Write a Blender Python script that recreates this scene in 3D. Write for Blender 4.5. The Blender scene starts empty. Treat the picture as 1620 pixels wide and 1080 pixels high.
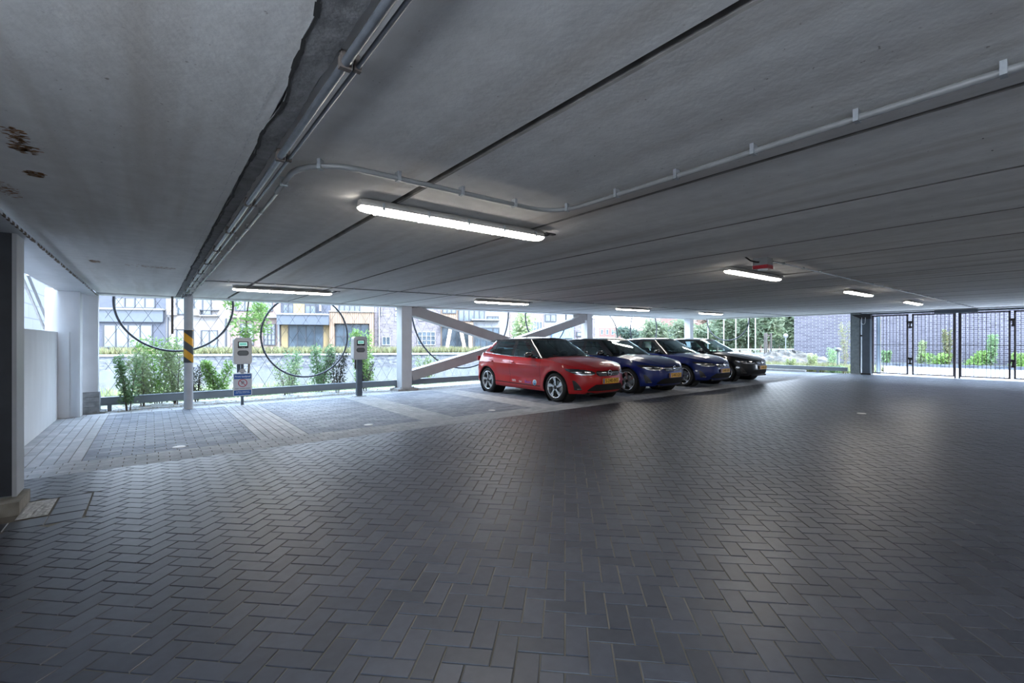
import bpy, math, random
import numpy as np
from mathutils import Vector, Matrix

# ------------------------------------------------------------------ camera, world, exposure
SC = bpy.context.scene
COL = SC.collection
H = 1.30                                   # eye height, metres
TH = math.radians(38.37)                   # camera heading, clockwise from +Y
ST, CT = math.sin(TH), math.cos(TH)
F = 720.0                                  # focal length in pixels of the 1620 frame (16 mm)
cam = bpy.data.cameras.new('camera'); cam.lens = 16; cam.sensor_width = 36
cam.clip_start = 0.05; cam.clip_end = 500
camo = bpy.data.objects.new('camera', cam); COL.objects.link(camo)
camo.location = (0, 0, H); camo.rotation_euler = (math.radians(90), 0, -TH)
SC.camera = camo
vs = SC.view_settings
vs.view_transform = 'Standard'; vs.look = 'None'; vs.gamma = 1; vs.use_curve_mapping = False
vs.exposure = 0.78
w = bpy.data.worlds.new('overcast_sky'); SC.world = w; w.use_nodes = True
nt = w.node_tree
bg = nt.nodes['Background']
tc = nt.nodes.new('ShaderNodeTexCoord'); sp = nt.nodes.new('ShaderNodeSeparateXYZ')
rp = nt.nodes.new('ShaderNodeValToRGB'); rp.color_ramp.elements[0].position = 0.0
rp.color_ramp.elements[0].color = (0.82, 0.90, 1.0, 1)
rp.color_ramp.elements[1].position = 0.6; rp.color_ramp.elements[1].color = (0.55, 0.74, 1.0, 1)
nt.links.new(tc.outputs['Generated'], sp.inputs[0]); nt.links.new(sp.outputs['Z'], rp.inputs[0])
nt.links.new(rp.outputs[0], bg.inputs[0]); bg.inputs[1].default_value = 8.5
sun = bpy.data.lights.new('hazy_sun', 'SUN'); sun.energy = 9.0; sun.angle = math.radians(25)
sun.color = (1.0, 0.97, 0.92)
suno = bpy.data.objects.new('hazy_sun', sun); COL.objects.link(suno)
suno.rotation_euler = Vector((-0.22, 0.85, -1.0)).to_track_quat('-Z', 'Y').to_euler()
LAMP_W = 26.0                              # emission strength of the tube diffusers
SC.cycles.use_denoising = True
SC.cycles.max_bounces = 8; SC.cycles.diffuse_bounces = 5; SC.cycles.transparent_max_bounces = 12
SC.cycles.sample_clamp_indirect = 6
random.seed(7); RNG = np.random.default_rng(11)

# ------------------------------------------------------------------ where things stand
def U(px): return (px - 810.0) / F
def cw(xc, z, h=0.0): return (z*ST + xc*CT, z*CT - xc*ST, h)          # camera-aligned metres to world
def on_floor(px, py, h=0.0):
    z = F*(h - H)/(540.0 - py); return cw(U(px)*z, z, h)
def facY(X): return 11.4 + 0.036*X
def on_fac(px):
    u = U(px); dx, dy = ST + u*CT, CT - u*ST
    t = 11.4/(dy - 0.036*dx); return (dx*t, dy*t, t)
def on_x(px, X):
    u = U(px); t = X/(ST + u*CT); return (X, t*(CT - u*ST), t)
def hh(py, t): return H + (540.0 - py)*t/F
def HC(X): return 2.20 + 0.011*max(X, 0.0)                            # underside of the deck

# ------------------------------------------------------------------ materials
def newmat(name):
    m = bpy.data.materials.new(name); m.use_nodes = True
    return m, m.node_tree, m.node_tree.nodes['Principled BSDF']
def mat(name, col, rough=0.6, metal=0.0, noise=0.0, nscale=6.0, stretch=(1, 1, 1), coat=0.0, emit=0.0, bump=0.0, col2=None, spec=0.5):
    m, t, b = newmat(name)
    b.inputs['Roughness'].default_value = rough; b.inputs['Metallic'].default_value = metal
    b.inputs['Specular IOR Level'].default_value = spec
    if coat: b.inputs['Coat Weight'].default_value = coat; b.inputs['Coat Roughness'].default_value = 0.03
    c = (*col, 1)
    b.inputs['Base Color'].default_value = c
    if noise or col2:
        g = t.nodes.new('ShaderNodeTexCoord'); mp = t.nodes.new('ShaderNodeMapping'); n = t.nodes.new('ShaderNodeTexNoise')
        mp.inputs['Scale'].default_value = stretch; n.inputs['Scale'].default_value = nscale; n.inputs['Detail'].default_value = 6
        r = t.nodes.new('ShaderNodeValToRGB')
        r.color_ramp.elements[0].position = 0.3; r.color_ramp.elements[1].position = 0.7
        k0, k1 = 1 - noise, 1 + noise
        c2 = col2 if col2 else [min(1, x*k1) for x in col]
        c1 = col if col2 else [x*k0 for x in col]
        r.color_ramp.elements[0].color = (*c1, 1); r.color_ramp.elements[1].color = (*c2, 1)
        t.links.new(g.outputs['Object'], mp.inputs[0]); t.links.new(mp.outputs[0], n.inputs['Vector'])
        t.links.new(n.outputs['Fac'], r.inputs[0]); t.links.new(r.outputs[0], b.inputs['Base Color'])
        if bump:
            bp = t.nodes.new('ShaderNodeBump'); bp.inputs['Strength'].default_value = bump; bp.inputs['Distance'].default_value = 0.02
            t.links.new(n.outputs['Fac'], bp.inputs['Height']); t.links.new(bp.outputs[0], b.inputs['Normal'])
    if emit:
        b.inputs['Emission Color'].default_value = c; b.inputs['Emission Strength'].default_value = emit
    return m
def rnd_mat(name, cols, rough=0.6, noise=0.12, nscale=14.0, spec=0.5, trans=0.0):
    """colour picked per face from the 'rnd' attribute (each stone or leaf has its own)"""
    m, t, b = newmat(name); b.inputs['Roughness'].default_value = rough; b.inputs['Specular IOR Level'].default_value = spec
    a = t.nodes.new('ShaderNodeAttribute'); a.attribute_name = 'rnd'
    r = t.nodes.new('ShaderNodeValToRGB')
    while len(r.color_ramp.elements) < len(cols): r.color_ramp.elements.new(0.5)
    for i, c in enumerate(cols):
        r.color_ramp.elements[i].position = i/(len(cols)-1); r.color_ramp.elements[i].color = (*c, 1)
    t.links.new(a.outputs['Fac'], r.inputs[0])
    g = t.nodes.new('ShaderNodeTexCoord'); n = t.nodes.new('ShaderNodeTexNoise'); n.inputs['Scale'].default_value = nscale; n.inputs['Detail'].default_value = 8
    t.links.new(g.outputs['Object'], n.inputs['Vector'])
    mr = t.nodes.new('ShaderNodeMapRange'); mr.inputs[3].default_value = 1-noise; mr.inputs[4].default_value = 1+noise
    mr.inputs[1].default_value = 0.3; mr.inputs[2].default_value = 0.7
    t.links.new(n.outputs['Fac'], mr.inputs[0])
    mx = t.nodes.new('ShaderNodeVectorMath'); mx.operation = 'SCALE'
    t.links.new(r.outputs[0], mx.inputs[0]); t.links.new(mr.outputs[0], mx.inputs['Scale'])
    t.links.new(mx.outputs[0], b.inputs['Base Color'])
    if trans:
        tr = t.nodes.new('ShaderNodeBsdfTranslucent'); ms = t.nodes.new('ShaderNodeMixShader'); ms.inputs[0].default_value = trans
        t.links.new(mx.outputs[0], tr.inputs[0]); t.links.new(b.outputs[0], ms.inputs[1]); t.links.new(tr.outputs[0], ms.inputs[2])
        t.links.new(ms.outputs[0], t.nodes['Material Output'].inputs[0])
    return m
def glass_mat(name, tint, refl=1.0):
    m, t, b = newmat(name)
    tr = t.nodes.new('ShaderNodeBsdfTransparent'); tr.inputs[0].default_value = (*tint, 1)
    gl = t.nodes.new('ShaderNodeBsdfGlossy'); gl.inputs['Roughness'].default_value = 0.02; gl.inputs[0].default_value = (.72, .92, .95, 1)
    fr = t.nodes.new('ShaderNodeFresnel'); fr.inputs[0].default_value = 1.5
    mu = t.nodes.new('ShaderNodeMath'); mu.operation = 'MULTIPLY'; mu.inputs[1].default_value = refl
    ms = t.nodes.new('ShaderNodeMixShader')
    t.links.new(fr.outputs[0], mu.inputs[0]); t.links.new(mu.outputs[0], ms.inputs[0])
    t.links.new(tr.outputs[0], ms.inputs[1]); t.links.new(gl.outputs[0], ms.inputs[2])
    t.links.new(ms.outputs[0], t.nodes['Material Output'].inputs[0])
    return m
def brick_mat(name, c1, c2, mortar, bw, bh, ms=0.012, axis='X', rough=0.85):
    m, t, b = newmat(name); b.inputs['Roughness'].default_value = rough
    g = t.nodes.new('ShaderNodeTexCoord'); s = t.nodes.new('ShaderNodeSeparateXYZ'); c = t.nodes.new('ShaderNodeCombineXYZ')
    t.links.new(g.outputs['Object'], s.inputs[0])
    t.links.new(s.outputs[axis], c.inputs[0]); t.links.new(s.outputs['Z'], c.inputs[1])
    k = t.nodes.new('ShaderNodeTexBrick'); k.inputs['Scale'].default_value = 1.0
    k.inputs['Brick Width'].default_value = bw; k.inputs['Row Height'].default_value = bh; k.inputs['Mortar Size'].default_value = ms
    k.inputs['Color1'].default_value = (*c1, 1); k.inputs['Color2'].default_value = (*c2, 1); k.inputs['Mortar'].default_value = (*mortar, 1)
    t.links.new(c.outputs[0], k.inputs['Vector']); t.links.new(k.outputs[0], b.inputs['Base Color'])
    return m

M = {}
M['paver'] = rnd_mat('charcoal_paver', [(0.050, 0.054, 0.067), (0.060, 0.065, 0.082), (0.071, 0.077, 0.095)], 0.42, 0.12, 18, 0.48)
M['bay'] = rnd_mat('blue_grey_bay_paver', [(0.13, 0.15, 0.19), (0.19, 0.21, 0.255), (0.24, 0.265, 0.31)], 0.62, 0.15, 10)
M['light'] = rnd_mat('pale_grey_paver', [(0.33, 0.345, 0.37), (0.38, 0.39, 0.41), (0.44, 0.45, 0.47)], 0.7, 0.12, 10)
M['joint'] = mat('joint_sand', (0.15, 0.135, 0.11), 0.95, noise=0.5, nscale=1.1)
M['concrete'] = mat('concrete', (0.42, 0.42, 0.42), 0.85, noise=0.18, nscale=5, bump=0.15)
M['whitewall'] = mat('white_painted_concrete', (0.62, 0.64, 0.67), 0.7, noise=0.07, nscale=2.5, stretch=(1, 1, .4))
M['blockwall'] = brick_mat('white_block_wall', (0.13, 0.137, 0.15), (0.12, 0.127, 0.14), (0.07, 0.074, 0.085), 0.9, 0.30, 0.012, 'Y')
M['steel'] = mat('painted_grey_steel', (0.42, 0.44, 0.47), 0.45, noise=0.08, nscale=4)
M['paleface'] = mat('pale_grey_steel', (0.55, 0.56, 0.58), 0.5, noise=0.06, nscale=3)
M['warmgrey'] = mat('warm_grey_steel', (0.36, 0.35, 0.35), 0.5, noise=0.07, nscale=3)
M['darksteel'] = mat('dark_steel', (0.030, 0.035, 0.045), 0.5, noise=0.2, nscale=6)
M['bluegrey'] = mat('blue_grey_steel', (0.085, 0.11, 0.14), 0.4, noise=0.1, nscale=5)
M['galv'] = mat('galvanised_steel', (0.40, 0.43, 0.46), 0.38, metal=0.6, noise=0.15, nscale=30)
M['greygreen'] = mat('grey_green_steel', (0.22, 0.26, 0.27), 0.5, noise=0.2, nscale=12)
M['railgrey'] = mat('slate_grey_rail', (0.20, 0.235, 0.27), 0.5, noise=0.1, nscale=3)
M['ring'] = mat('dark_ring_steel', (0.06, 0.065, 0.08), 0.4, metal=0.3, noise=0.1)
M['wire'] = mat('net_wire', (0.10, 0.10, 0.11), 0.5, metal=0.3, noise=0.1)
M['gateframe'] = mat('brown_grey_gate_steel', (0.085, 0.075, 0.085), 0.45, noise=0.1)
M['conduit'] = mat('grey_conduit', (0.20, 0.205, 0.21), 0.35, noise=0.08, nscale=10)
M['blackplastic'] = mat('black_plastic', (0.012, 0.012, 0.014), 0.4, noise=0.1)
M['white'] = mat('white_plastic', (0.75, 0.76, 0.77), 0.4, noise=0.02)
M['rust'] = mat('rust_stain', (0.26, 0.13, 0.055), 0.9, noise=0.4, nscale=18)
M['rustbrown'] = mat('brown_steel_bar', (0.13, 0.11, 0.10), 0.7, noise=0.2, nscale=10)

# ------------------------------------------------------------------ mesh helper
class MB:
    def __init__(s): s.v = []; s.f = []; s.mi = []; s.sm = []; s.rn = []
    def add(s, verts, faces, mi=0, smooth=False, rnd=None):
        o = len(s.v); s.v.extend([tuple(p) for p in verts])
        r = random.random() if rnd is None else rnd
        for k, f in enumerate(faces):
            s.f.append([i+o for i in f]); s.mi.append(mi); s.sm.append(smooth[k] if isinstance(smooth, list) else smooth); s.rn.append(r)
        return s
    def box(s, x0, x1, y0, y1, z0, z1, mi=0, rnd=None):
        v = [(x0,y0,z0),(x1,y0,z0),(x1,y1,z0),(x0,y1,z0),(x0,y0,z1),(x1,y0,z1),(x1,y1,z1),(x0,y1,z1)]
        return s.add(v, [(0,3,2,1),(4,5,6,7),(0,1,5,4),(1,2,6,5),(2,3,7,6),(3,0,4,7)], mi, False, rnd)
    def obox(s, p, ax, ay, az, mi=0):
        """box about centre p with half-axes ax, ay, az (vectors)"""
        p, ax, ay, az = map(Vector, (p, ax, ay, az)); v = []
        for c in (-1, 1):
            for a, b in ((-1,-1),(1,-1),(1,1),(-1,1)): v.append(p + ax*a + ay*b + az*c)
        return s.add(v, [(0,3,2,1),(4,5,6,7),(0,1,5,4),(1,2,6,5),(2,3,7,6),(3,0,4,7)], mi)
    def bar(s, p, q, wd, ht, up=(0, 0, 1), mi=0):
        p, q = Vector(p), Vector(q); d = q - p; L = d.length; d.normalize(); up = Vector(up)
        if abs(d.dot(up)) > 0.99: up = Vector((0, 1, 0))
        sd = d.cross(up).normalized(); u2 = sd.cross(d)
        return s.obox((p+q)/2, d*L/2, sd*wd/2, u2*ht/2, mi)
    def tube(s, pts, r, n=10, mi=0, caps=True):
        pts = [Vector(p) for p in pts]; V = []; k = len(pts)
        up = None
        for i, p in enumerate(pts):
            d = (pts[min(i+1, k-1)] - pts[max(i-1, 0)]).normalized()
            if up is None: up = Vector((0, 0, 1)) if abs(d.z) < 0.9 else Vector((1, 0, 0))
            a = d.cross(up).normalized(); b = a.cross(d).normalized(); up = b
            rr = r[i] if isinstance(r, (list, tuple)) else r
            for j in range(n):
                t = 2*math.pi*j/n; V.append(p + a*math.cos(t)*rr + b*math.sin(t)*rr)
        Fc = [(i*n+j, i*n+(j+1) % n, (i+1)*n+(j+1) % n, (i+1)*n+j) for i in range(k-1) for j in range(n)]
        sm = [True]*len(Fc)
        if caps: Fc += [tuple(range(n)), tuple((k-1)*n+j for j in reversed(range(n)))]; sm += [False, False]
        return s.add(V, Fc, mi, sm)
    def lathe(s, c, axis, prof, n=32, mi=0, smooth=True):
        """prof: (distance along axis, radius)"""
        c, ax = Vector(c), Vector(axis).normalized()
        a = ax.cross(Vector((0, 0, 1)) if abs(ax.z) < 0.9 else Vector((1, 0, 0))).normalized(); b = ax.cross(a)
        V = [c + ax*h + (a*math.cos(2*math.pi*j/n) + b*math.sin(2*math.pi*j/n))*r for h, r in prof for j in range(n)]
        Fc = [(i*n+j, i*n+(j+1) % n, (i+1)*n+(j+1) % n, (i+1)*n+j) for i in range(len(prof)-1) for j in range(n)]
        return s.add(V, Fc, mi, smooth)
    def prism(s, poly, z0, z1, mi=0, T=None, smooth=False):
        """poly in (x, y), extruded z0..z1, mapped by T"""
        n = len(poly); V = [(x, y, z0) for x, y in poly] + [(x, y, z1) for x, y in poly]
        if T: V = [T(*p) for p in V]
        return s.add(V, [tuple(reversed(range(n))), tuple(range(n, 2*n))] + [(i, (i+1) % n, n+(i+1) % n, n+i) for i in range(n)], mi, smooth)
    def pieces(s, name, mats, parent=None):
        """one object for each connected piece"""
        root = list(range(len(s.v)))
        def find(a):
            while root[a] != a: root[a] = root[root[a]]; a = root[a]
            return a
        for f in s.f:
            r0 = find(f[0])
            for i in f[1:]: root[find(i)] = r0
        gr = {}
        for k, f in enumerate(s.f): gr.setdefault(find(f[0]), []).append(k)
        out = []
        for ks in gr.values():
            m = MB(); mp = {}
            for k in ks:
                ff = []
                for i in s.f[k]:
                    if i not in mp: mp[i] = len(m.v); m.v.append(s.v[i])
                    ff.append(mp[i])
                m.f.append(ff); m.mi.append(s.mi[k]); m.sm.append(s.sm[k]); m.rn.append(s.rn[k])
            out.append(m.build(name, mats, parent))
        return out
    def pieces2(s, name, mats, parents):
        for o in s.pieces(name, mats): o.parent = next(p for p in parents if (p.data.vertices[0].co.x > 0) == (o.data.vertices[0].co.x > 0))
    def build(s, name, mats, parent=None, loc=None):
        me = bpy.data.meshes.new(name); me.from_pydata(s.v, [], s.f)
        if not isinstance(mats, (list, tuple)): mats = [mats]
        for m in mats: me.materials.append(M[m] if isinstance(m, str) else m)
        me.polygons.foreach_set('material_index', s.mi); me.polygons.foreach_set('use_smooth', s.sm)
        a = me.attributes.new('rnd', 'FLOAT', 'FACE'); a.data.foreach_set('value', s.rn)
        me.update()
        o = bpy.data.objects.new(name, me); COL.objects.link(o)
        if parent: o.parent = parent
        if loc is not None: o.location = loc
        return o
def ident(o, label=None, cat=None, group=None, kind=None):
    if label: o['label'] = label
    if cat: o['category'] = cat
    if group: o['group'] = group
    if kind: o['kind'] = kind
    return o
def struct(o, label=None): return ident(o, label, None, None, 'structure')
def thing(name, loc, label, cat, group=None, rz=0.0):
    o = bpy.data.objects.new(name, None); o.empty_display_size = 0.2; COL.objects.link(o)
    o.location = loc; o.rotation_euler = (0, 0, rz)
    return ident(o, label, cat, group)
CH = {}
def copy_tree(o, parent=None):
    c = o.copy(); COL.objects.link(c)
    if parent is not None: c.parent = parent
    for ch in [x for x in o.children]: copy_tree(ch, c)
    return c
def rrect(w, h, r, n=5):
    P = []
    for cx, cy, a0 in ((w/2-r, h/2-r, 0), (-w/2+r, h/2-r, 90), (-w/2+r, -h/2+r, 180), (w/2-r, -h/2+r, 270)):
        for i in range(n+1):
            a = math.radians(a0 + 90*i/n); P.append((cx + r*math.cos(a), cy + r*math.sin(a)))
    return P
def text(name, body, size, loc, rot, m, parent=None, width=None):
    cu = bpy.data.curves.new(name, 'FONT'); cu.body = body; cu.size = size; cu.align_x = 'CENTER'; cu.align_y = 'CENTER'; cu.extrude = 0.0008
    t = bpy.data.objects.new(name, cu); COL.objects.link(t)
    bpy.context.view_layer.update()
    me = bpy.data.meshes.new_from_object(t.evaluated_get(bpy.context.evaluated_depsgraph_get()))
    bpy.data.objects.remove(t); me.name = name; me.materials.clear(); me.materials.append(m)
    if width:
        xs = [v.co.x for v in me.vertices]; k = width/(max(xs)-min(xs))
        for v in me.vertices: v.co.x *= k
    o = bpy.data.objects.new(name, me); COL.objects.link(o); o.location = loc; o.rotation_euler = rot
    if parent: o.parent = parent
    return o

# ------------------------------------------------------------------ floor: every paving stone is geometry
def clip(poly, nx, ny, d):
    """keep nx*x+ny*y <= d"""
    out = []
    for i in range(len(poly)):
        a, b = poly[i], poly[(i+1) % len(poly)]
        da, db = nx*a[0]+ny*a[1]-d, nx*b[0]+ny*b[1]-d
        if da <= 0: out.append(a)
        if da*db < 0:
            k = da/(da-db); out.append((a[0]+k*(b[0]-a[0]), a[1]+k*(b[1]-a[1])))
    return out
def stone(mb, poly, ch=0.0022, top=0.0):
    n = len(poly)
    if n < 3: return
    cx = sum(p[0] for p in poly)/n; cy = sum(p[1] for p in poly)/n
    A = abs(sum(poly[i][0]*poly[(i+1) % n][1]-poly[(i+1) % n][0]*poly[i][1] for i in range(n)))/2
    if A < 0.0006: return
    V = []
    for x, y in poly:
        l = math.hypot(x-cx, y-cy) or 1; k = 1 - ch*1.35/l; V.append((cx+(x-cx)*k, cy+(y-cy)*k, top))
    V += [(x, y, top-ch) for x, y in poly] + [(x, y, top-0.012) for x, y in poly]
    Fc = [tuple(range(n))] + [(n+i, n+(i+1) % n, (i+1) % n, i) for i in range(n)] + [(2*n+i, 2*n+(i+1) % n, n+(i+1) % n, n+i) for i in range(n)]
    mb.add(V, Fc)
YB0, YB1 = 6.2, 6.78                     # pale band in front of the bays
XL, XR = -1.24, 22.0
hb = MB(); W = 0.1; g = 0.0034; c45 = math.sqrt(.5)
a45 = math.radians(45)
for a in range(-160, 300):
    for b in range(-300, 160):
        k = (a-b) % 4
        if k == 0: w2, h2 = 2, 1
        elif k == 3: w2, h2 = 1, 2
        else: continue
        ca, cb = (a+w2/2)*W, (b+h2/2)*W
        X, Y = (ca+cb)*0 + (ca - cb)*c45, (ca+cb)*c45
        if X < XL-.15 or X > XR+.15 or Y < -4.2 or Y > YB0+.15: continue
        if X > 4 and Y < -1.5: continue
        if X < -0.39 and 4.60 < Y < 5.33: continue
        P = []
        for i, j in ((0,0),(w2,0),(w2,h2),(0,h2)):
            pa = (a+i)*W + (g if i == 0 else -g); pb = (b+j)*W + (g if j == 0 else -g)
            P.append(((pa-pb)*c45, (pa+pb)*c45))
        if Y > YB0-.2: P = clip(P, 0, 1, YB0-.002)
        if X < XL+.2: P = clip(P, -1, 0, -XL)
        if X > XR-.2: P = clip(P, 1, 0, XR)
        if X < -.1 and 4.3 < Y < 5.6:
            if X > -.39 and 4.60 < Y < 5.33: P = clip(P, -1, 0, .388)
            elif X <= -.39+.1 and Y <= 4.60: P = clip(P, 0, 1, 4.598)
            elif X <= -.39+.1 and Y >= 5.33: P = clip(P, 0, -1, -5.332)
        if len(P) >= 3: stone(hb, P, top=random.uniform(-.0012, .0012))
struct(hb.build('floor', 'paver'), 'dark charcoal herringbone block paving of the garage floor')
def grid_stones(x0, x1, y0, y1, sx, sy, mb, off=True):
    nx = round((x1-x0)/sx); sx = (x1-x0)/nx
    for i in range(nx):
        o = (sy/2 if (i % 2 and off) else 0); y = y0 - o
        while y < y1-.005:
            ya, yb = max(y, y0), min(y+sy, y1)
            if yb-ya > .02: stone(mb, [(x0+i*sx+g, ya+g), (x0+(i+1)*sx-g, ya+g), (x0+(i+1)*sx-g, yb-g), (x0+i*sx+g, yb-g)], 0.003, random.uniform(-.001, .001))
            y += sy
band = MB()
for r in range(6):
    y = YB0+r*.0965; x = XL - (.1 if r % 2 else 0)
    while x < XR-.02:
        xa = max(x, XL); stone(band, [(xa+g, y+g), (x+.2-g, y+g), (x+.2-g, y+.0965-g), (xa+g, y+.0965-g)], 0.003); x += .2
struct(band.build('trim_1', 'light'), 'pale paver band along the parking bays')
div = MB(); bay = MB()
DIVS = [(-1.24, -.6)] + [(1.13+2.36*i, 1.73+2.36*i) for i in range(9)]
for a, b in DIVS: grid_stones(a, b, YB1, 10.75, .1, .2, div)
for i in range(len(DIVS)):
    a = DIVS[i][1]; b = DIVS[i+1][0] if i+1 < len(DIVS) else XR
    ny = 38; sy = (10.75-YB1)/ny
    for j in range(ny):
        x = a - (.1 if j % 2 else 0)
        while x < b-.01:
            xa, xb = max(x, a), min(x+.21, b)
            if xb-xa > .02: stone(bay, [(xa+g, YB1+j*sy+g), (xb-g, YB1+j*sy+g), (xb-g, YB1+(j+1)*sy-g), (xa+g, YB1+(j+1)*sy-g)], .003, random.uniform(-.001, .001))
            x += .21
# kerb row at the facade
x = -1.2
while x < XR:
    stone(div, [(x+g, 10.76), (x+.3-g, 10.76), (x+.3-g, 11.0), (x+g, 11.0)], .004); x += .3
struct(div.build('trim_2', 'light'), 'pale paver strips between the parking bays')
struct(bay.build('floor.001', 'bay'), 'blue-grey block paving of the parking bays')
sb = MB().box(XL-.5, XR+.15, -4.3, 11.05, -.25, -.0045); struct(sb.build('floor.002', 'joint'), 'sandy joints under the paving')
# stones beside the left column
o = MB()
for k in range(3): stone(o, [(-.60, 4.82+k*.165), (-.40, 4.82+k*.165), (-.40, 4.98+k*.165), (-.60, 4.98+k*.165)], .004)
for k in range(4): stone(o, [(-1.2+.2*k, 4.605), (-1.005+.2*k, 4.605), (-1.005+.2*k, 4.805), (-1.2+.2*k, 4.805)], .004)
stone(o, [(-.6, 5.32), (-.4, 5.32), (-.4, 5.328), (-.6, 5.328)], .001)
struct(o.build('floor.003', 'paver'), 'cut pavers beside the left column foot')
mo = MB(); N = 9
V = []; 
for i in range(N+1):
    for j in range(N+1):
        V.append((-.78+.17*i/N, 4.83+.47*j/N, .002+.012*random.random()*(0 < i < N and 0 < j < N)))
mo.add(V, [(i*(N+1)+j, (i+1)*(N+1)+j, (i+1)*(N+1)+j+1, i*(N+1)+j+1) for i in range(N) for j in range(N)])
struct(mo.build('trim_3', mat('rough_mortar', (.5, .5, .49), .95, noise=.3, nscale=40)), 'rough white mortar patch beside the left column foot')
# small pale studs let into the bays
for i, (px, py) in enumerate(((283, 707), (583, 672), (778, 649), (1363, 654))):
    p = on_floor(px, py); s = MB()
    s.lathe((0, 0, 0), (0, 0, 1), [(0, .07), (.006, .065), (.009, .03), (.009, .0001)], 16)
    o = s.build('floor_stud', 'white', loc=(p[0], p[1], .001))
    ident(o, ['white round stud in the paving of the leftmost bay', 'white stud in the paving of the second bay from the left', 'white stud in the paving left of the red car', 'pale stud in open floor before the gates'][i], 'floor marker', 'pale studs in the paving')

# ------------------------------------------------------------------ ceiling: precast slabs with grooved joints
def ceil_mat():
    m, t, b = newmat('stained_concrete_soffit'); b.inputs['Roughness'].default_value = 0.8
    g = t.nodes.new('ShaderNodeTexCoord')
    def noise(sc, stretch, det=5):
        mp = t.nodes.new('ShaderNodeMapping'); mp.inputs['Scale'].default_value = stretch
        n = t.nodes.new('ShaderNodeTexNoise'); n.inputs['Scale'].default_value = sc; n.inputs['Detail'].default_value = det
        t.links.new(g.outputs['Object'], mp.inputs[0]); t.links.new(mp.outputs[0], n.inputs['Vector']); return n.outputs['Fac']
    def ramp(src, p0, c0, p1, c1):
        r = t.nodes.new('ShaderNodeValToRGB'); r.color_ramp.elements[0].position = p0; r.color_ramp.elements[0].color = (*c0, 1)
        r.color_ramp.elements[1].position = p1; r.color_ramp.elements[1].color = (*c1, 1); t.links.new(src, r.inputs[0]); return r.outputs[0]
    def mix(a, b2, fac=None, typ='MULTIPLY'):
        x = t.nodes.new('ShaderNodeMix'); x.data_type = 'RGBA'; x.blend_type = typ
        x.inputs[0].default_value = 1 if fac is None else 0
        if fac is not None: t.links.new(fac, x.inputs[0])
        t.links.new(a, x.inputs[6])
        if isinstance(b2, tuple): x.inputs[7].default_value = (*b2, 1)
        else: t.links.new(b2, x.inputs[7])
        return x.outputs[2]
    base = ramp(noise(3.4, (1.0, .07, 1), 3), .32, (.56, .555, .55), .68, (.72, .715, .705))
    fine = ramp(noise(9, (1, 1, 1), 8), .3, (.93, .925, .92), .7, (1.05, 1.05, 1.05))
    c = mix(base, fine)
    pits = ramp(noise(38, (1, 1, 1), 2), .22, (.45, .42, .4), .27, (1, 1, 1))
    c = mix(c, pits)
    # brown weathering in long streaks
    st = ramp(noise(2.6, (1.5, .10, 1), 4), .52, (0, 0, 0), .72, (.7, .7, .7))
    c = mix(c, (.42, .385, .35), st, 'MIX')
    t.links.new(c, b.inputs['Base Color'])
    bp = t.nodes.new('ShaderNodeBump'); bp.inputs['Strength'].default_value = .12; bp.inputs['Distance'].default_value = .02
    t.links.new(noise(30, (1, 1, 1), 4), bp.inputs['Height']); t.links.new(bp.outputs[0], b.inputs['Normal'])
    return m
M['soffit'] = ceil_mat()
prof = [(-.80, HC(0)), (.375, HC(0)), (.385, HC(0)+.02), (.450, HC(0)+.02), (.455, HC(.44))]
x = 1.26
while x < 22.4:
    q = .026 if x < 1.5 else .018
    prof += [(x-q, HC(x)), (x-q*.4, HC(x)+.03), (x+q*.4, HC(x)+.03), (x+q*.6, HC(x)+.004), (x+q, HC(x))]; x += 1.2
prof += [(22.6, HC(22.6))]
c = MB(); Y0, Y1 = -4.0, None
V = [(x, -4.2, z) for x, z in prof] + [(x, facY(x)+.02, z) for x, z in prof]; n = len(prof)
V += [(-.8, -4.2, 2.7), (22.6, -4.2, 2.8), (22.6, facY(22.6), 2.8), (-.8, facY(-.8), 2.7)]
gro = [prof[i][1]-HC(prof[i][0]) > .003 or prof[i+1][1]-HC(prof[i+1][0]) > .003 for i in range(n-1)]
c.add(V, [(i, n+i, n+i+1, i+1) for i in range(n-1)] + [(2*n, 2*n+1, 2*n+2, 2*n+3), tuple(range(n)) + (2*n+1, 2*n), tuple(reversed(range(n, 2*n))) + (2*n+3, 2*n+2)])
# the slab keeps going behind the viewer over the open side bays
for i in range(4, n-1): c.mi[i] = 1 if gro[i] else 0  # groove faces take a darker concrete than the slabs
struct(c.build('ceiling', ['soffit', mat('dark_joint', (.19, .18, .17), .9, noise=.3, nscale=8)]), 'stained precast concrete slabs of the ceiling')
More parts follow.
